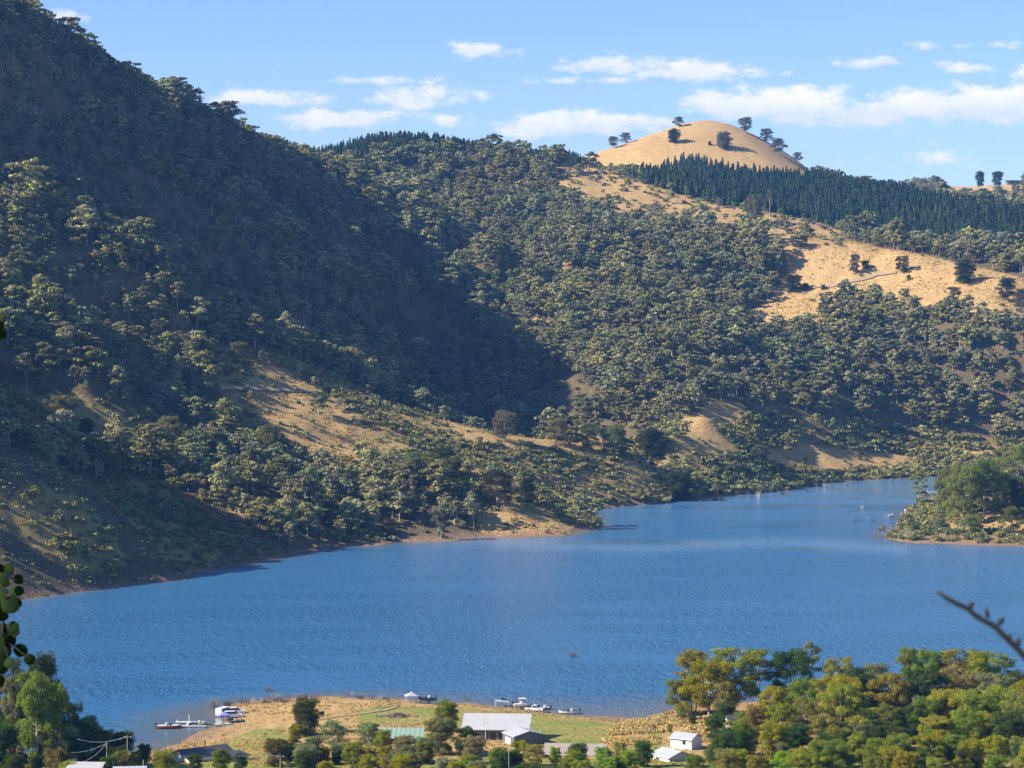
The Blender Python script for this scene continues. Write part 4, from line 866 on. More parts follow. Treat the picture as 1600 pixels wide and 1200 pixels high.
for i in range(16): bush(1376 + i * 3.2, 836 + rng.uniform(-10, 6), rng.uniform(1.5, 2.6), (1, 0)[i % 2], 'reddish dry bush at the tip of the point', 'dry bushes on the tip of the point')
for i in range(14): bush(1400 + i * 8, 800 + rng.uniform(-8, 6) - i, rng.uniform(1.2, 2.0), (1, 0)[i % 2], 'dry bush around the boats at the point', 'dry bushes around the moored boats')
# tall dry grass on the near shore (nobody could count the tufts)
def grass_tuft(name, k=26, h=.8):
    C = np.column_stack([rng.normal(0, .3, k), rng.normal(0, .3, k), rng.uniform(.1, .5, k) * h]); a = rng.uniform(0, 6.28, k)
    q, f = leaf_quads(C, np.column_stack([np.cos(a), np.sin(a), .2 * np.ones(k)]), .42 * h, .2); return mesh_from(name, q, f, M_DRYG, leaf=np.repeat(rng.random(k), 4))
GT = [grass_tuft('tuft') for _ in range(3)]
n = 42000; gu = rng.uniform(150, 1200, n); gD = rng.uniform(500, 640, n); gx = (gu - U0) / F * gD; gz = H(gx, gD); gv = VH + (CZ - gz) / gD * F
mk = (gz > .25) & (fbm(gx / 6, gD / 6, 3) > -.05)
lush = inpoly(gu, gv, [(940, 1160), (960, 1135), (1010, 1118), (1060, 1112), (1130, 1115), (1130, 1160), (1030, 1160), (980, 1175)])
lawn = inpoly(gu, gv, [(560, 1106), (700, 1106), (900, 1122), (960, 1132), (950, 1170), (820, 1165), (700, 1130), (560, 1130)])
mk &= lush | ((rng.random(n) < .25) & ~lawn); mk &= ~((gu > 240) & (gu < 345) & (gv > 1135) & (gv < 1160))
gs = np.where(lush, rng.uniform(.8, 1.5, n), rng.uniform(.3, .7, n))
scatter('dry_grass', GT, gx[mk], gD[mk], gz[mk], r3(gs[mk]), rng.integers(0, 3, mk.sum()), rng.uniform(0, 6.28, mk.sum()), 'tall dry golden grass and weeds on the near shore', 'grass')

x, y, z = candidates(1.9, 1080, 1420, 330, 1080); zn = zone(x, y, z); x2, y2, z2 = candidates(2.6, 1640, 2000, 1120, 1640); x3, y3, z3 = candidates(2.2, 850, 1110, -20, 480)
x = np.concatenate([x, x2, x3]); y = np.concatenate([y, y2, y3]); z = np.concatenate([z, z2, z3]); zn = zone(x, y, z)
ok = ((zn == Z_GRASS) | (zn == Z_SHRUBBY) | (zn == Z_GOLD) | (zn == Z_BARE)) & (rng.random(len(x)) < .30 + 1.2 * fbm(x / 9, y / 9, 3)) & (seen(x, y, z + .6) > 0) & (z > .8)
scatter('grass_tussocks', GT, x[ok], y[ok], z[ok], r3(rng.uniform(.7, 1.7, ok.sum())), rng.integers(0, 3, ok.sum()), rng.uniform(0, 6.28, ok.sum()), 'dry tussock grass on the golden slopes across the lake', 'grass')
print('tussocks', ok.sum())
# ------------------------------------------------------------------ dirt tracks
M_DIRT = plain('track_dirt', (.33, .235, .15), 1.0, var=.2, scale=.5)
def track(name, pts, wd):
    P3 = [hit(*p) for p in pts]; P3 = [p for p in P3 if p]
    if len(P3) < 2: return
    out = []
    for a, b in zip(P3, P3[1:]):
        k = max(2, int(math.dist(a[:2], b[:2]) / 3)); out += [(a[0] + (b[0] - a[0]) * i / k, a[1] + (b[1] - a[1]) * i / k) for i in range(k)]
    out.append(P3[-1][:2]); out = np.array(out); d = np.gradient(out, axis=0); nrm = np.column_stack([-d[:, 1], d[:, 0]]); nrm /= np.linalg.norm(nrm, axis=1)[:, None] + 1e-9
    cs = [out + nrm * o_ * wd * .5 * (1 + .25 * vnoise(out[:, :1] / 7, out[:, 1:] / 7)) for o_ in (-1, -.33, .33, 1)]
    Vt = np.vstack([np.column_stack([c_, np.maximum.reduce([H(c_[:, 0] + dx, c_[:, 1] + dy) for dx in (-1, 0, 1) for dy in (-1, 0, 1)]) + .12]) for c_ in cs]); m_ = len(out)
    Fc = np.array([(j * m_ + i, j * m_ + i + 1, (j + 1) * m_ + i + 1, (j + 1) * m_ + i) for j in range(3) for i in range(m_ - 1)])
    o = link(name, mesh_from(name, Vt, Fc, M_DIRT, True), kind='structure')
track('dirt_track', [(340, 609), (400, 609), (450, 611), (500, 615), (560, 615), (620, 618)], 3.5)
track('dirt_track', [(600, 572), (620, 566), (645, 556)], 6)
track('dirt_track', [(255, 625), (275, 618)], 5)
track('dirt_track', [(-20, 686), (20, 690), (50, 698), (78, 708)], 8)
track('dirt_track', [(20, 668), (60, 668), (100, 670), (130, 668)], 4)
track('dirt_track', [(1265, 452), (1300, 448), (1335, 440), (1370, 431), (1400, 427)], 3.5)
track('dirt_track', [(1180, 352), (1210, 345), (1250, 350)], 4)
track('dirt_track', [(490, 1127), (520, 1122), (560, 1117), (600, 1111), (620, 1106)], 1.2)
# ------------------------------------------------------------------ buildings on the near shore
M_WHITE = plain('white_paint', (.60, .59, .57), .6, var=.06); M_CREAM = plain('cream_wall', (.62, .56, .46), .8, var=.08); M_DKWALL = plain('dark_grey_wall', (.105, .11, .125), .7, var=.1)
M_BRWALL = plain('brown_wall', (.13, .09, .075), .8); M_GREYW = plain('light_grey_wall', (.42, .43, .45), .7, var=.08); M_GLASS = plain('window_glass', (.03, .035, .045), .08, var=.3)
R_WHITE = plain('white_roof', (.43, .425, .42), .5, var=.06, scale=.4); R_DARK = ribbed('charcoal_roof', (.065, .062, .066), .6); R_GREEN = ribbed('pale_green_roof', (.25, .36, .28), 1.1); R_GREY = ribbed('light_grey_roof', (.42, .44, .47), .45); R_BEIGE = ribbed('beige_roof', (.36, .30, .26), .35); R_RUST = ribbed('rusty_roof', (.27, .17, .12), .6)
M_TIMBER = plain('weathered_timber', (.32, .27, .21), .85); M_METAL = plain('galvanised_metal', (.52, .53, .54), .4, .5, .1); M_BLACK = plain('black_plastic', (.02, .02, .022), .5); M_RUBBER = plain('rubber', (.025, .025, .025), .9)
M_PATIO = plain('terracotta_paving', (.55, .33, .22), .9); M_CABLE = plain('pale_cable', (.6, .58, .55), .6)
def house(name, label, cat, u, D, L_, W_, hw, hr, rz, wallm, roofm, wins=(), doors=(), over=.5, z=None, chim=None, skillion=False, garage=None):
    """ridge along local x; front wall at local y = -W/2 (faces the lookout when rz = 0)"""
    X = (u - U0) / F * D; z = h1(X, D) if z is None else z
    r = empty(name, (X, D, z), rz, label, cat)
    hL, hW = L_ / 2, W_ / 2
    top = [(-hW, -1.0), (hW, -1.0), (hW, hw), (0, hw + hr), (-hW, hw)] if not skillion else [(-hW, -1.0), (hW, -1.0), (hW, hw + hr), (-hW, hw)]
    MB().prism(top, -hL, hL, 'x').add('wall', wallm, r)
    mb = MB(); t_ = .14
    if skillion:
        s_ = hr / W_; a = (-hW - over, hw - over * s_ + .02); b_ = (hW + over, hw + hr + over * s_ + .02)
        mb.prism([a, b_, (b_[0], b_[1] + t_), (a[0], a[1] + t_)], -hL - over, hL + over, 'x')
    else:
        s_ = hr / hW
        for sg in (-1, 1):
            a = (sg * (hW + over), hw - over * s_ + .02); b_ = (0, hw + hr + .02)
            mb.prism([a, b_, (b_[0], b_[1] + t_), (a[0], a[1] + t_)], -hL - over, hL + over, 'x')
    rf = mb.add('roof', roofm, r)
    MB().box((0, -hW - over - .06, hw - over * (hr / (hW if not skillion else W_)) + .06), (L_ + 2 * over, .12, .14)).add('gutter', M_WHITE if wallm is not M_DKWALL else M_GREYW, r)
    if chim: MB().tube([(chim[0], chim[1], hw), (chim[0], chim[1], hw + hr + 1.0)], .14, 8).tube([(chim[0], chim[1], hw + hr + 1.0), (chim[0], chim[1], hw + hr + 1.2)], .22, 8).add('chimney', M_BLACK, rf)
    def opening(nm, side, p, zc, w_, h_):
        if side == 'f': c, d, e = (p, -hW - .01, zc), (w_, .08, h_), (w_ - .16, .02, h_ - .16); off = (0, -.05, 0)
        elif side == 'l': c, d, e = (-hL - .01, p, zc), (.08, w_, h_), (.02, w_ - .16, h_ - .16); off = (-.05, 0, 0)
        else: c, d, e = (hL + .01, p, zc), (.08, w_, h_), (.02, w_ - .16, h_ - .16); off = (.05, 0, 0)
        f = MB().box(c, d).add(nm, M_WHITE if nm == 'window' else M_TIMBER, r)
        if nm == 'window': MB().box(tuple(Vector(c) + Vector(off)), e).add('pane', M_GLASS, f)
        elif nm == 'door': MB().box(tuple(Vector(c) + Vector(off) * 1.2 + Vector((w_ * .35 if side == 'f' else 0, 0, 0))), (.08, .05, .08)).add('handle', M_METAL, f)
    for wn in wins: opening('window', *wn)
    for dn in doors: opening('door', *dn)
    return r
def V_(u, v, D): return ((u - U0) / F * D, D, CZ - (v - VH) / F * D)
ha = house('house', 'low house with a charcoal roof and cream gable beside the inlet', 'house', 316, 518, 11.5, 8.5, 2.8, 1.5, R(38), M_CREAM, R_DARK, [('l', -1.8, 1.5, 1.4, 1.5), ('f', -4, 1.6, 1.8, 1.2), ('f', 1.2, 1.6, 1.8, 1.2), ('f', 4.6, 1.6, 1.2, 1.2)], [('f', -1.6, 1.1, .95, 2.1)], chim=(1.0, .6), z=2.6)
MB().box((-1.5, .9, 4.9), (.25, .25, .9)).add('flue', M_METAL, ha)
MB().box((3.6, -6.6, 1.0), (5.6, 4.7, 4.0)).add('wing', M_CREAM, ha); MB().prism([(-9.4, 3.1), (-4.3, 3.45), (-4.3, 3.6), (-9.4, 3.25)], .4, 6.9, 'x').add('wing_roof', R_DARK, ha)
house('house', 'house with a pale green ribbed roof half hidden by silvery trees', 'house', 624, 543, 10.5, 7.0, 2.5, 1.3, R(-2), M_BRWALL, R_GREEN, [('f', 1.2, 1.5, 1.3, 1.5), ('f', -2.4, 1.5, 1.3, 1.3), ('f', 4.2, 1.5, 1.4, 1.6)], [('f', 2.8, 1.1, .95, 2.1)], over=.7, z=3.0)
hb = house('house', 'long dark walled house under a plain white sloping roof', 'house', 776, 550, 14.2, 8.5, 3.0, 1.7, R(-3), M_DKWALL, R_WHITE, [('f', -.6, 1.3, 1.7, 2.1), ('f', 1.4, 1.3, 1.7, 2.1), ('f', 3.6, 1.3, 1.5, 2.1), ('f', -4.0, 1.5, 1.6, 1.2)], [], over=.9, skillion=True, z=3.2)
for xx in (-2.3, 2.6, 6.2): MB().box((xx, -5.0, 1.35), (.18, .18, 2.9)).add('post', M_WHITE, hb)
MB().box((1.2, -6.2, -.1), (7.5, 3.6, .9)).add('patio', M_PATIO, hb)
MB().tube([(-3, -1, 3.6), (-3, -1, 4.9)], .09, 8).add('vent_pipe', M_METAL, hb); MB().tube([(4.5, 0, 4.0), (4.5, 0, 5.4)], .05, 6).add('aerial', M_METAL, hb)
sd = house('shed', 'dark grey gabled shed with light grey roof beside the white roofed house', 'shed', 818, 541, 6.6, 7.6, 2.9, 1.0, R(-66), M_DKWALL, R_GREY, [], [], over=.12, z=3.0)
MB().box((-3.34, 0, 1.2), (.05, 2.8, 2.3)).add('roller_door', M_DKWALL, sd)
MB().box((-.2, -3.83, 1.2), (3.0, .04, 2.3)).add('side_door', M_GREYW, sd)
MB().tube([(2.0, .6, 3.2), (2.0, .6, 5.2)], .08, 8).add('flue', M_METAL, sd)
hbg = house('house', 'low house with a beige roof carrying a satellite dish', 'house', 900, 522, 13, 7.5, 2.6, 1.5, R(-6), M_WHITE, R_BEIGE, [('f', 3.0, 1.4, 1.8, 1.2), ('f', -1, 1.4, 1.6, 1.2)], [('f', 1.1, 1.1, .95, 2.1)], over=.5, z=2.8)
dish = empty('satellite_dish', V_(940, 1169, 519.2), 0, 'round white satellite dish on the beige roof', 'satellite dish')
mb = MB(); mb.loft([[(.62 * k * math.cos(a), -.25 + .16 * k * k - .1, .62 * k * math.sin(a)) for a in np.linspace(0, 2 * PI, 20, endpoint=False)] for k in (.05, .35, .7, 1.0, 1.02)] , True); mb.add('reflector', M_GREYW, dish, True)
MB().tube([(0, .1, -1.2), (0, .1, 0)], .05, 8).add('mast', M_METAL, dish); MB().tube([(0, -.2, -.5), (0, -.75, -.02)], .025, 6).box((0, -.78, 0), (.12, .16, .12)).add('feed_arm', M_METAL, dish)
house('cottage', 'small white cottage with light grey gable roof and dark front windows', 'cottage', 1050, 512, 6.4, 6.0, 2.4, 1.1, R(-58), M_WHITE, R_GREY, [('l', 1.2, 1.4, .9, 1.5), ('l', -.2, 1.4, .9, 1.5), ('f', -1.2, 1.4, 1.4, 1.1)], [], over=.35, z=4.0)
house('outbuilding', 'larger white building with grey roof behind the small cottage', 'building', 1072, 532, 5.4, 5.0, 2.7, .9, R(-32), M_WHITE, R_GREY, [('f', .8, 2.0, .9, 1.2)], [('l', .5, 1.1, 1.0, 2.1)], over=.3, z=4.0)
house('garage', 'blue grey roofed garage seen between the trees of the right grove', 'garage', 1160, 560, 7.4, 5.0, 2.6, 1.1, R(8), M_GREYW, R_DARK, [('f', -1.5, 1.5, 1.6, 1.0)], [('f', 1.4, 1.1, 1.0, 2.1)], over=.4, z=3.3)
house('carport', 'low metal roof behind the round deep green tree', 'carport', 1150, 540, 4.5, 4.5, 2.2, .6, R(8), M_GREYW, R_GREY, [], [('f', .6, 1.0, .9, 2.0)], over=.3, skillion=True, z=3.6)
house('hut', 'tiny dark hut with weathered gable roof at the lower left', 'hut', 24, 488, 4.4, 4.6, 2.6, 1.2, R(-62), M_BLACK, R_RUST, [('l', -.5, 1.5, .9, 1.2)], [('f', 1.2, 1.1, .9, 2.0)], over=.7, z=8.0)
house('cabin', 'white roofed cabin cut by the bottom edge below the left hedge', 'cabin', 132, 462, 6.5, 5, 2.4, .8, R(-4), M_WHITE, R_WHITE, [('f', 0, 1.4, 1.2, 1)], [('f', 2, 1.1, .9, 2)], over=.3, z=10.2, skillion=True)
house('cabin', 'grey roofed cabin cut by the bottom edge right of the hedge', 'cabin', 203, 462, 6.0, 5, 2.3, .9, R(6), M_WHITE, R_GREY, [('f', 0, 1.4, 1.2, 1)], [('f', 2, 1.1, .9, 2)], over=.3, z=9.9)
p = hit(1592, 287); p = p or (755, 3490, 310)
fh = empty('farmhouse', (p[0], p[1], p[2] - .5), R(4), 'distant flat roofed farmhouse on the far right skyline', 'house')
MB().box((0, 0, 2), (34, 12, 4)).add('wall', M_DKWALL, fh); MB().box((0, 0, 4.5), (38, 15, .8)).add('roof', R_DARK, fh)
for k in range(4): MB().box((-11 + k * 7, -6.05, 2.2), (3.2, .1, 1.6)).add('window', M_GLASS, fh)
# poles, cables and lamp
def pole(u, vt, vb, D, label, arm=None):
    r = empty('power_pole', V_(u, vb, D), 0, label, 'power pole'); h = (vb - vt) / F * D
    MB().tube([(0, 0, -3), (0, 0, h)], [.13, .10], 8).add('post', M_TIMBER, r)
    if arm: MB().box((0, 0, h - .35), (arm, .12, .14), rz=.15).add('crossarm', M_TIMBER, r)
    for q in (-.4, .4) if arm else (0,): MB().tube([(q * (arm or 0), -.02, h - .28), (q * (arm or 0), -.02, h - .02 if arm else h + .12)], .06, 6).add('insulator', M_WHITE, r)
    return Vector(V_(u, vt, D))
a1 = pole(199, 1150, 1182, 488, 'pale power pole with the cable fixed to its top, left of the dark roof', 1.6)
a2 = pole(167, 1161, 1184, 484, 'shorter thin power pole just left of the taller left pole')
a3 = pole(176, 1190, 1204, 466, 'pole top at the bottom edge beside the clipped hedge'); a4 = pole(224, 1188, 1204, 468, 'dark pole top at the bottom edge below the dark roof')
a5 = pole(438, 1180, 1206, 480, 'white power pole beside the brown conifer', 1.6)
r = empty('lamp_post', V_(795, 1206, 478), 0, 'slim street lamp with a short curved arm at the bottom centre', 'street lamp'); h = 36 / F * 478
MB().tube([(0, 0, -3), (0, 0, h - .3), (.15, 0, h), (.7, 0, h + .1)], .07, 8).add('post', M_METAL, r); MB().box((.95, 0, h + .08), (.55, .22, .12)).add('lamp_head', M_WHITE, r)
for (u, vt, vb, D, lab) in [(1049, 1166, 1186, 528, 'thin steel pole in front of the small white cottage'), (1083, 1163, 1182, 530, 'thin steel pole at the right corner of the small white cottage'), (1181, 1106, 1135, 558, 'bare pole between the trunks beside the garage')]: pole(u, vt, vb, D, lab)
def cable(a, b, sag, rad, label):
    a, b = Vector(a), Vector(b); pts = [a.lerp(b, t) - Vector((0, 0, sag * 4 * t * (1 - t))) for t in np.linspace(0, 1, 14)]
    o = MB().tube(pts, rad, 5).add('cable', M_CABLE); tag(o, label, 'cable')
cable(V_(122, 1155, 470), a1, .9, .07, 'thick pale cable running left from the taller left pole')
cable(a1, V_(229, 1157, 505), .1, .05, 'short pale cable dropping right from the taller left pole')
cable(a2, V_(112, 1176, 480), .5, .03, 'thin cable sloping down left from the shorter pole'); cable(a2, V_(130, 1190, 480), .6, .03, 'lowest thin cable below the shorter pole')
cable(V_(372, 1181, 476), a5, .15, .05, 'pale cable reaching the white pole from the left'); cable(V_(390, 1186, 476), a5 - Vector((0, 0, .3)), .3, .03, 'lower thin cable reaching the white pole')

# ------------------------------------------------------------------ boats, cars and shade tents by the water
def paint(name, col, rough=.35): return plain(name, col, rough, var=.05)
P_WHITE = paint('white_gelcoat', (.62, .62, .61)); P_SILVER = paint('silver_paint', (.50, .52, .54)); P_RED = paint('orange_red_hull', (.42, .085, .03)); P_DARK = paint('dark_hull', (.05, .055, .07)); P_GREENL = paint('lime_hull', (.28, .42, .05)); P_BLUE = paint('blue_paint', (.05, .11, .35)); P_GREYT = paint('grey_canvas', (.36, .38, .42), .8); P_NAVY = paint('navy_canvas', (.045, .05, .09), .8); P_PALEG = paint('pale_green_hull', (.50, .62, .52)); P_TARP = paint('violet_blue_canvas', (.20, .22, .55), .8)
def boat(name, label, cat, loc, rz, L_, B_, hull, deck=None, screen=True, outb=True, canopy=None, fig=False, trailer=False, group=None):
    r = empty(name, loc, rz, label, cat, group); z0 = .75 if trailer else -.15; hh = .85 * B_ / 2.2
    st = [(-.5, .82, 0), (-.25, 1, 0), (.1, 1, .02), (.32, .78, .1), (.45, .38, .28), (.5, .06, .36)]; rings = []
    for t, b_, k in st:
        x = t * L_; y = B_ / 2 * b_; zt = z0 + hh + k * .5; zk = z0 + k * .9
        rings.append([(x, -y, zt), (x, -y * .86, z0 + hh * .45 + k * .5), (x, 0, zk), (x, y * .86, z0 + hh * .45 + k * .5), (x, y, zt)])
    MB().loft(rings).add('hull', hull, r)
    d = [[(t * L_ * .97, -B_ / 2 * b_ * .9, z0 + hh + k * .5 + .03), (t * L_ * .97, 0, z0 + hh + k * .5 + .09), (t * L_ * .97, B_ / 2 * b_ * .9, z0 + hh + k * .5 + .03), (t * L_ * .97, 0, z0 + hh + k * .5 - .05)] for t, b_, k in st]
    MB().loft(d).add('deck', deck or P_WHITE, r)
    for q in (-.25, .25): MB().box((-L_ * .12, q * B_, z0 + hh + .3), (.5, .45, .5)).add('seat', P_WHITE, r)
    if screen: MB().poly((L_ * .08, -B_ * .38, z0 + hh), (L_ * .16, 0, z0 + hh), (L_ * .06, 0, z0 + hh + .55), (0, -B_ * .36, z0 + hh + .5)).poly((L_ * .08, B_ * .38, z0 + hh), (L_ * .16, 0, z0 + hh), (L_ * .06, 0, z0 + hh + .55), (0, B_ * .36, z0 + hh + .5)).add('windscreen', M_GLASS, r)
    if outb:
        o = MB().box((-L_ * .5 - .22, 0, z0 + hh + .35), (.5, .38, .6), taper=.8).add('outboard_motor', M_BLACK, r, bevel=.05); MB().box((-L_ * .5 - .25, 0, z0 + .15), (.2, .12, .9)).add('drive_leg', M_BLACK, o)
    if canopy:
        zt = z0 + hh + 1.35; MB().box((-L_ * .08, 0, zt), (L_ * .34, B_ * .85, .08)).add('canopy', canopy, r, bevel=.02)
        for sx in (-.22, .07):
            for sy in (-.4, .4): MB().tube([(L_ * sx, B_ * sy, z0 + hh), (L_ * sx, B_ * sy, zt)], .03, 5).add('canopy_pole', M_METAL, r)
    if trailer:
        MB().box((-.1, -.5, .62), (L_ * .95, .1, .12)).box((-.1, .5, .62), (L_ * .95, .1, .12)).box((L_ * .55, 0, .6), (L_ * .25, .1, .1)).box((-L_ * .1, 0, .5), (.1, B_, .1)).add('trailer_frame', M_METAL, r)
        for sy in (-1, 1):
            w_ = MB().tube([(-L_ * .1, sy * B_ * .46, .33), (-L_ * .1, sy * (B_ * .46 + .2), .33)], .33, 14).add('wheel', M_RUBBER, r); MB().tube([(-L_ * .1, sy * (B_ * .46 + .19), .33), (-L_ * .1, sy * (B_ * .46 + .22), .33)], .18, 10).add('rim', M_METAL, w_)
    return r
def car(name, label, cat, loc, rz, col, kind='suv'):
    r = empty(name, loc, rz, label, cat); L_, B_ = (4.8, 1.85)
    prof = {'suv': [(-2.4, .35), (-2.4, 1.05), (-2.25, 1.75), (-.1 + .4, 1.8), (1.05, 1.15), (2.3, 1.0), (2.4, .7), (2.4, .35)],
            'ute': [(-2.5, .4), (-2.5, 1.05), (-.75, 1.05), (-.6, 1.7), (.55, 1.75), (1.2, 1.15), (2.35, 1.02), (2.45, .7), (2.45, .4)],
            'van': [(-2.5, .35), (-2.5, 2.2), (1.3, 2.25), (1.9, 1.25), (2.4, 1.05), (2.45, .4)]}[kind]
    MB().prism(prof, -B_ / 2, B_ / 2, 'y').add('body', col, r, bevel=.07)
    gx = {'suv': (-2.0, .35, 1.7, 1.18), 'ute': (-.5, .6, 1.62, 1.15), 'van': (-1.9, 1.3, 1.95, 1.3)}[kind]
    for sy in (-1, 1): MB().poly((gx[0], sy * (B_ / 2 + .012), gx[3]), (gx[1] + .5, sy * (B_ / 2 + .012), gx[3]), (gx[1], sy * (B_ / 2 + .012), gx[2]), (gx[0] + .12, sy * (B_ / 2 + .012), gx[2])).add('side_window', M_GLASS, r)
    fx = {'suv': ((.34, 1.77), (1.03, 1.18)), 'ute': ((.6, 1.72), (1.2, 1.18)), 'van': ((1.35, 2.17), (1.89, 1.3))}[kind]
    MB().poly((fx[0][0] + .03, -.75, fx[0][1]), (fx[0][0] + .03, .75, fx[0][1]), (fx[1][0] + .03, .8, fx[1][1]), (fx[1][0] + .03, -.8, fx[1][1])).add('windscreen', M_GLASS, r)
    MB().box((2.46, 0, .5), (.12, 1.8, .24)).add('bumper', M_BLACK, r)
    for sy in (-.7, .7): MB().box((2.44, sy, .85), (.06, .32, .16)).add('headlight', P_WHITE, r)
    if kind == 'ute': MB().box((-1.6, 0, 1.08), (1.7, 1.6, .06)).add('tray_cover', M_BLACK, r)
    for sx in (-1.45, 1.5):
        for sy in (-1, 1):
            w_ = MB().tube([(sx, sy * .76, .38), (sx, sy * .96, .38)], .38, 16).add('wheel', M_RUBBER, r); MB().tube([(sx, sy * .95, .38), (sx, sy * .985, .38)], .2, 10).add('rim', M_METAL, w_)
    return r
def tent(name, label, cat, loc, rz, w_, h_, mat, peak=.9, open_sail=False):
    r = empty(name, loc, rz, label, cat); a = w_ / 2
    for sx in (-a, a):
        for sy in (-a, a): MB().tube([(sx, sy, 0), (sx, sy, h_)], .045, 6).add('pole', P_WHITE, r)
    if open_sail:
        MB().poly((-a, -a, h_), (a, -a, h_ * .82), (a * 1.1, a, h_), (-a, a, h_ * .9)).add('canopy', mat, r)
        MB().prism([(-a * .1, h_), (a * 1.3, h_ * .95), (-a * .1, h_ + peak)], -.04, .04, 'y').add('raised_flap', P_NAVY, r)
    else:
        mb = MB(); q = [(-a, -a), (a, -a), (a, a), (-a, a)]
        mb.loft([[(x * 1.05, y * 1.05, h_ - .28) for x, y in q], [(x * 1.04, y * 1.04, h_) for x, y in q], [(x * .45, y * .45, h_ + peak * .42) for x, y in q], [(x * .04, y * .04, h_ + peak) for x, y in q]]); mb.add('canopy', mat, r)
    return r
W0 = lambda u, v: (((u - U0) / F) * (CZ * F / (v - VH)), CZ * F / (v - VH), 0.0)
def G(u, v):
    p = hit(u, v, 480, 700); return (p[0], p[1], p[2]) if p else W0(u, v)
b1 = boat('speedboat', 'orange red speedboat floating off the end of the jetty', 'boat', W0(264, 1138), R(4), 6.0, 2.3, P_RED, P_WHITE)
jt = empty('jetty', W0(298, 1132), R(0), 'narrow white pontoon jetty reaching from the beach', 'jetty')
MB().box((-.2, 1.6, .35), (7.6, 1.0, .28)).add('deck', P_WHITE, jt, bevel=.03); MB().box((1.0, -4.2, .3), (6.6, .8, .24)).add('lower_deck', M_GREYW, jt); MB().box((-.6, -1.2, .3), (.7, 5.4, .2)).add('walkway', M_GREYW, jt)
MB().tube([(-.6, 1.6, -2), (-.6, 1.6, 2.3)], .12, 8).add('post', P_WHITE, jt); MB().tube([(-3.6, 1.6, -2), (-3.6, 1.6, 1.0)], .10, 8).add('post', P_WHITE, jt)
boat('jet_ski', 'lime green jet ski pulled onto the sand beside the jetty', 'jet ski', G(320, 1133), R(15), 3.1, 1.1, P_GREENL, P_GREENL, True, False)
boat('jet_ski', 'dark blue jet ski floating between jetty and green jet ski', 'jet ski', W0(309, 1131), R(170), 3.0, 1.1, P_DARK, P_BLUE, True, False)
car('van', 'white van parked furthest left on the beach', 'van', G(350, 1119), R(62), P_WHITE, 'van')
car('four_wheel_drive', 'white four wheel drive parked behind the white van', 'car', G(368, 1116), R(8), P_WHITE, 'suv')
car('four_wheel_drive', 'silver wagon with dark windows in front of the white four wheel drive', 'car', G(365, 1122), R(5), P_SILVER, 'suv')
tent('gazebo', 'small violet blue canopy pitched in front of the white van', 'gazebo', G(350, 1126), R(20), 2.6, 1.5, P_TARP, .8)
boat('dinghy', 'pale green dinghy lying on the sand below the blue canopy', 'boat', G(349, 1134), R(6), 4.2, 1.6, P_PALEG, P_PALEG, False, False)
boat('covered_boat', 'low dark covered boat on the sand right of the dinghy', 'boat', G(370, 1130), R(8), 4.0, 1.7, P_DARK, P_NAVY, False, False)
tent('gazebo', 'grey peaked gazebo standing at the waterline', 'gazebo', G(643, 1098), R(12), 3.0, 1.9, P_GREYT, 1.0)
boat('trailer_boat', 'dark boat on a trailer right of the grey gazebo', 'boat', G(667, 1099), R(174), 4.6, 2.0, P_DARK, P_DARK, True, True, None, False, True)
tent('shade_sail', 'low shade sail with a raised black flap at the waterline', 'shade sail', G(784, 1104), R(5), 3.3, 1.6, P_GREYT, .9, True)
tent('beach_shelter', 'little dark pointed shelter right of the shade sail', 'shelter', G(807, 1106), R(10), 1.6, 1.2, P_NAVY, .9)
boat('launch', 'white canopied boat on its trailer behind the silver ute', 'boat', G(819, 1109), R(8), 5.4, 2.2, P_WHITE, P_WHITE, True, True, P_WHITE, False, True)
car('pickup_truck', 'silver ute parked by the moored boats on the green shore', 'ute', G(836, 1112), R(-20), P_SILVER, 'ute')
boat('runabout', 'small dark runabout in the water just behind the silver ute', 'boat', W0(848, 1108), R(170), 3.8, 1.7, P_DARK, P_WHITE, True, True)
boat('fishing_boat', 'white fishing boat with black motor moored alone right of the ute', 'boat', W0(889, 1115), R(176), 5.2, 2.2, P_WHITE, P_DARK, True, True)
# log heap on the paddock
lp = G(622, 1120); hp_ = empty('log_pile', lp, 0, 'heap of brown branches and logs on the green paddock', 'log pile')
mb = MB()
for i in range(90):
    q = rng.normal(0, 1, 2) * (2.1, 1.5); a = rng.uniform(0, PI); l_ = rng.uniform(.8, 2.2); zc_ = max(.08, 1.0 - abs(q[0]) * .35 - abs(q[1]) * .3) * rng.random() + .1
    d = Vector((math.cos(a), math.sin(a), rng.uniform(-.15, .15))) * l_ / 2; c_ = Vector((q[0], q[1], zc_)); mb.tube([c_ - d, c_ + d], [rng.uniform(.05, .14), .05], 5)
mb.add('branches', M_DBARK, hp_)
MB().tube([(3.6, -.4, .12), (5.4, .2, .14)], .14, 7).add('log', M_BARK, hp_); MB().tube([(-5.6, -.5, .12), (-3.2, .2, .14)], .12, 7).add('log', M_DBARK, hp_)
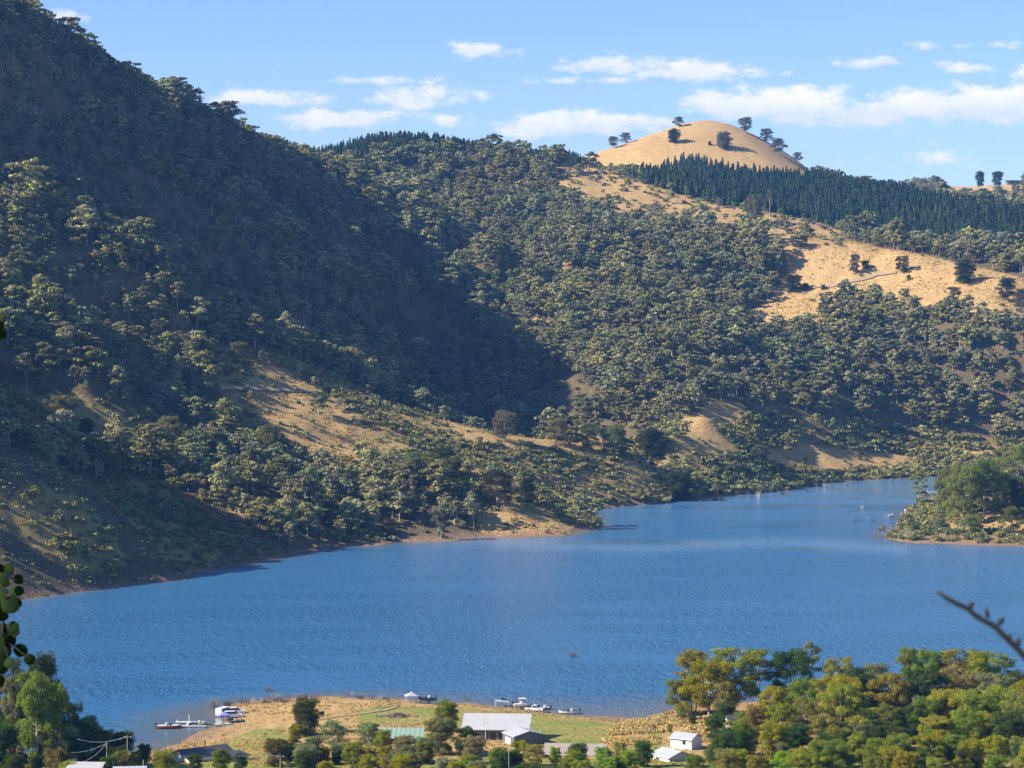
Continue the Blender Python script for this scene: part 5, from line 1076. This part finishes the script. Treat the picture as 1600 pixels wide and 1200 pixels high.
# moored things at the point
boat('houseboat_tender', 'white boat heaped with gear moored at the tip of the point', 'boat', W0(1424, 798), R(15), 7.5, 2.6, P_WHITE, P_GREYT, True, True, P_WHITE)
boat('rowing_boat', 'small flat white boat lying among the twigs off the point', 'boat', W0(1396, 806), R(5), 5, 1.8, P_WHITE, P_WHITE, False, False)
boat('tarped_boat', 'boat under a bright blue cover below the leaning white trunk', 'boat', W0(1448, 792), R(20), 6, 2.4, P_BLUE, P_BLUE, False, False, P_BLUE)
fj = empty('landing_stage', W0(1462, 770), R(5), 'pale floating landing behind the leaning white trunk', 'landing stage'); MB().box((0, 0, .4), (14, 2.2, .4)).add('deck', P_WHITE, fj); MB().tube([(-5, 0, -2), (-5, 0, 1.6)], .12, 8).add('post', P_WHITE, fj)
P_REDF = paint('red_cloth', (.55, .05, .04), .8)
pr = empty('parasol', W0(1444, 776), 0, 'red folded parasol beside the leaning white trunk at the point', 'parasol'); MB().tube([(0, 0, -.5), (0, 0, 3.6)], .05, 6).add('pole', M_METAL, pr); MB().loft([[(1.3 * k * math.cos(a), 1.3 * k * math.sin(a), 2.2 + (1 - k) * 1.4) for a in np.linspace(0, 2 * PI, 10, endpoint=False)] for k in (1, .5, .05)]).add('canopy', P_REDF, pr)
for (u, v, k) in [(1339, 796, 0), (1348, 792, 1), (1325, 799, 0)]:
    o = MB().loft([[(x, .35 * s_ * math.cos(a), .12 + .3 * s_ * math.sin(a)) for a in np.linspace(0, 2 * PI, 8, endpoint=False)] for x, s_ in ((-.9, .1), (-.5, .7), (.1, 1), (.6, .6), (.8, .15))]).add('drifting_log', (M_DBARK, M_DEAD)[k]); tag(o, ('dark drifting log off the point', 'pale drifting log off the point')[k] if u != 1325 else 'leftmost small dark drifting log off the point', 'driftwood'); o.location = W0(u, v); o.scale = (1.6, 1.6, 1.4)
# skipper of the speedboat, seated
def person(label, loc, rz, shirt, legs_c):
    r = empty('person', loc, rz, label, 'person')
    me = bpy.data.meshes.new('body'); P_ = [(0, 0, 0), (0, 0, .25), (0, 0, .48), (0, 0, .58), (.02, 0, .68), (.03, 0, .78), (0, .19, .45), (.12, .24, .22), (.34, .2, .16), (0, -.19, .45), (.12, -.24, .22), (.34, -.2, .16), (.05, .1, -.02), (.42, .11, 0), (.44, .11, -.42), (.56, .11, -.46), (.05, -.1, -.02), (.42, -.11, 0), (.44, -.11, -.42), (.56, -.11, -.46)]
    E = [(0, 1), (1, 2), (2, 3), (3, 4), (4, 5), (2, 6), (6, 7), (7, 8), (2, 9), (9, 10), (10, 11), (0, 12), (12, 13), (13, 14), (14, 15), (0, 16), (16, 17), (17, 18), (18, 19)]
    Rr = [.14, .15, .12, .055, .10, .075, .06, .045, .035, .06, .045, .035, .09, .07, .05, .04, .09, .07, .05, .04]
    me.from_pydata(P_, E, [])
    o = link('body', me, r); o.modifiers.new('skin', 'SKIN'); 
    for i, q in enumerate(me.skin_vertices[0].data): q.radius = (Rr[i], Rr[i]); q.use_root = (i == 0)
    sb_ = o.modifiers.new('sub', 'SUBSURF'); sb_.levels = 1; sb_.render_levels = 1; me.materials.append(shirt)
    MB().loft([[(.03 + x, .1 * k * math.cos(a), .80 + .0 + z_ + .09 * k * math.sin(a) * 0) if False else (.03 + .105 * k * math.cos(a), .105 * k * math.sin(a), z_) for a in np.linspace(0, 2 * PI, 10, endpoint=False)] for z_, k, x in ((.76, 1.02, 0), (.84, .85, 0), (.87, .3, 0))]).add('cap', legs_c, r)
    return r
bw = b1.location; person('person in white with a blue cap sitting in the orange red speedboat', (bw.x - 0.6, bw.y - .3, .95), R(10), P_WHITE, P_BLUE)

# ------------------------------------------------------------------ leaves and twig close to the lens
M_NLEAF = plain('round_leaf_shade_tone', (.010, .024, .006), .75, var=.35, scale=30); M_NBARK = plain('twig_bark', (.018, .018, .026), .9, scale=30)  # leaves near black: the shade over them is put into the colour
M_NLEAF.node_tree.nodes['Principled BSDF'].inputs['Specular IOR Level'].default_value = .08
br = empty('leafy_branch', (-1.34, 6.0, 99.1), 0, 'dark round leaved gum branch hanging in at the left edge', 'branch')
def at6(u, v, dy=0): return Vector(((u - U0) / F * (6 + dy), 6 + dy, CZ - (v - VH) / F * (6 + dy)))
O6 = Vector(br.location)
mb = MB(); stem = [at6(-60, 860), at6(-20, 900, .02), at6(6, 950, .03), at6(4, 1000, .02), at6(-4, 1060, .04), at6(-20, 1110, .05)]; mb.tube([p - O6 for p in stem], [.006, .005, .004, .0035, .003, .002], 6)
LV = [(14, 889, 9), (5, 906, 11), (29, 905, 7), (20, 926, 8), (30, 923, 7), (16, 945, 13), (2, 930, 10), (3, 963, 9), (6, 986, 13), (20, 980, 9), (10, 1000, 13), (24, 988, 7), (4, 1018, 12), (32, 1016, 10), (46, 1030, 8), (0, 1040, 12), (14, 1035, 8), (-2, 890, 9), (-4, 950, 12), (-3, 1000, 13), (-6, 1065, 12), (26, 941, 8), (2, 498, 8), (2, 522, 7), (-4, 510, 9)]
TWG = []
for i, (u, v, rr) in enumerate(LV):
    dy = rng.uniform(-.05, .07); c_ = at6(u, v, dy) - O6; rad = rr / F * 6 * 1.15
    near_s = min(stem, key=lambda p: (p - O6 - c_).length) - O6 if v > 700 else c_ + Vector((-.05, 0, .02))
    mb.tube([near_s, (near_s + c_) / 2 + Vector((0, 0, .004)), c_], .0012, 4)
    tilt = Matrix.Rotation(rng.uniform(-.7, .7), 4, 'X') @ Matrix.Rotation(rng.uniform(-.6, .6), 4, 'Z') @ Matrix.Rotation(rng.uniform(-.9, .9), 4, 'Y')
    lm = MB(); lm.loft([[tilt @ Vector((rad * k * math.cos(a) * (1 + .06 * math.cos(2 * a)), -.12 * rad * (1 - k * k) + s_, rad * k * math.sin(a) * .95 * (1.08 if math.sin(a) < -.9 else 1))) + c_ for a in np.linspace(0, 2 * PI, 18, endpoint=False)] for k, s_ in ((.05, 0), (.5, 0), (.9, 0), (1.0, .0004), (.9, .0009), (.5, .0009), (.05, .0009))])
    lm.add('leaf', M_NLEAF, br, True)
mb.add('twig', M_NBARK, br)
def at2(u, v, dy=0): return Vector(((u - U0) / F * (2.3 + dy), 2.3 + dy, CZ - (v - VH) / F * (2.3 + dy)))
tw = empty('bare_twig', at2(1700, 1120), 0, 'dark blurred bare twig with buds reaching in from the right edge', 'twig'); O2 = Vector(tw.location)
sp_ = [(1464, 924), (1478, 934), (1496, 944), (1512, 951), (1528, 965), (1543, 973), (1557, 981), (1567, 992), (1578, 1003), (1589, 1013), (1602, 1028), (1640, 1062), (1700, 1120)]
MB().tube([at2(*p) - O2 for p in sp_], [.0016, .0022, .0025, .0026, .0026, .0026, .0028, .0028, .0028, .003, .003, .0034, .004], 8).add('stem', M_NBARK, tw, True)
for (u, v, du, dv, rr) in [(1516, 948, 3, -6, 5), (1543, 963, -2, -10, 4), (1561, 974, 6, -7, 5), (1549, 974, -6, -2, 4), (1575, 998, 4, -5, 4.5), (1589, 1008, 3, -9, 5), (1594, 1020, 5, 3, 4), (1530, 961, -3, 4, 3.5)]:
    a_, b_ = at2(u, v) - O2, at2(u + du, v + dv) - O2; q = rr / F * 2.3; MB().tube([a_ + Vector((0, 0, -.002)), a_, (a_ + b_) / 2, b_, b_ + (b_ - a_) * .4], [q * .5, q * .9, q, q * .7, q * .15], 8).add('bud', M_NBARK, tw, True)
#@@AIR
# ------------------------------------------------------------------ air
m = bpy.data.materials.new('thin_haze'); m.use_nodes = True; t = m.node_tree; t.nodes.remove(t.nodes['Principled BSDF'])
pv = t.nodes.new('ShaderNodeVolumePrincipled'); pv.inputs['Color'].default_value = (.16, .42, 1.0, 1); pv.inputs['Density'].default_value = 0.00005; pv.inputs['Anisotropy'].default_value = 0.0
t.links.new(pv.outputs[0], t.nodes['Material Output'].inputs['Volume'])
zb = float(ZZ.min()) - 1
mb = MB(); mb.box((0, 2100, (zb + 400) / 2), (8600, 4600, 400 - zb)); mb.add('haze', m, kind='stuff', label='thin blue air over the lake and hills', category='haze')
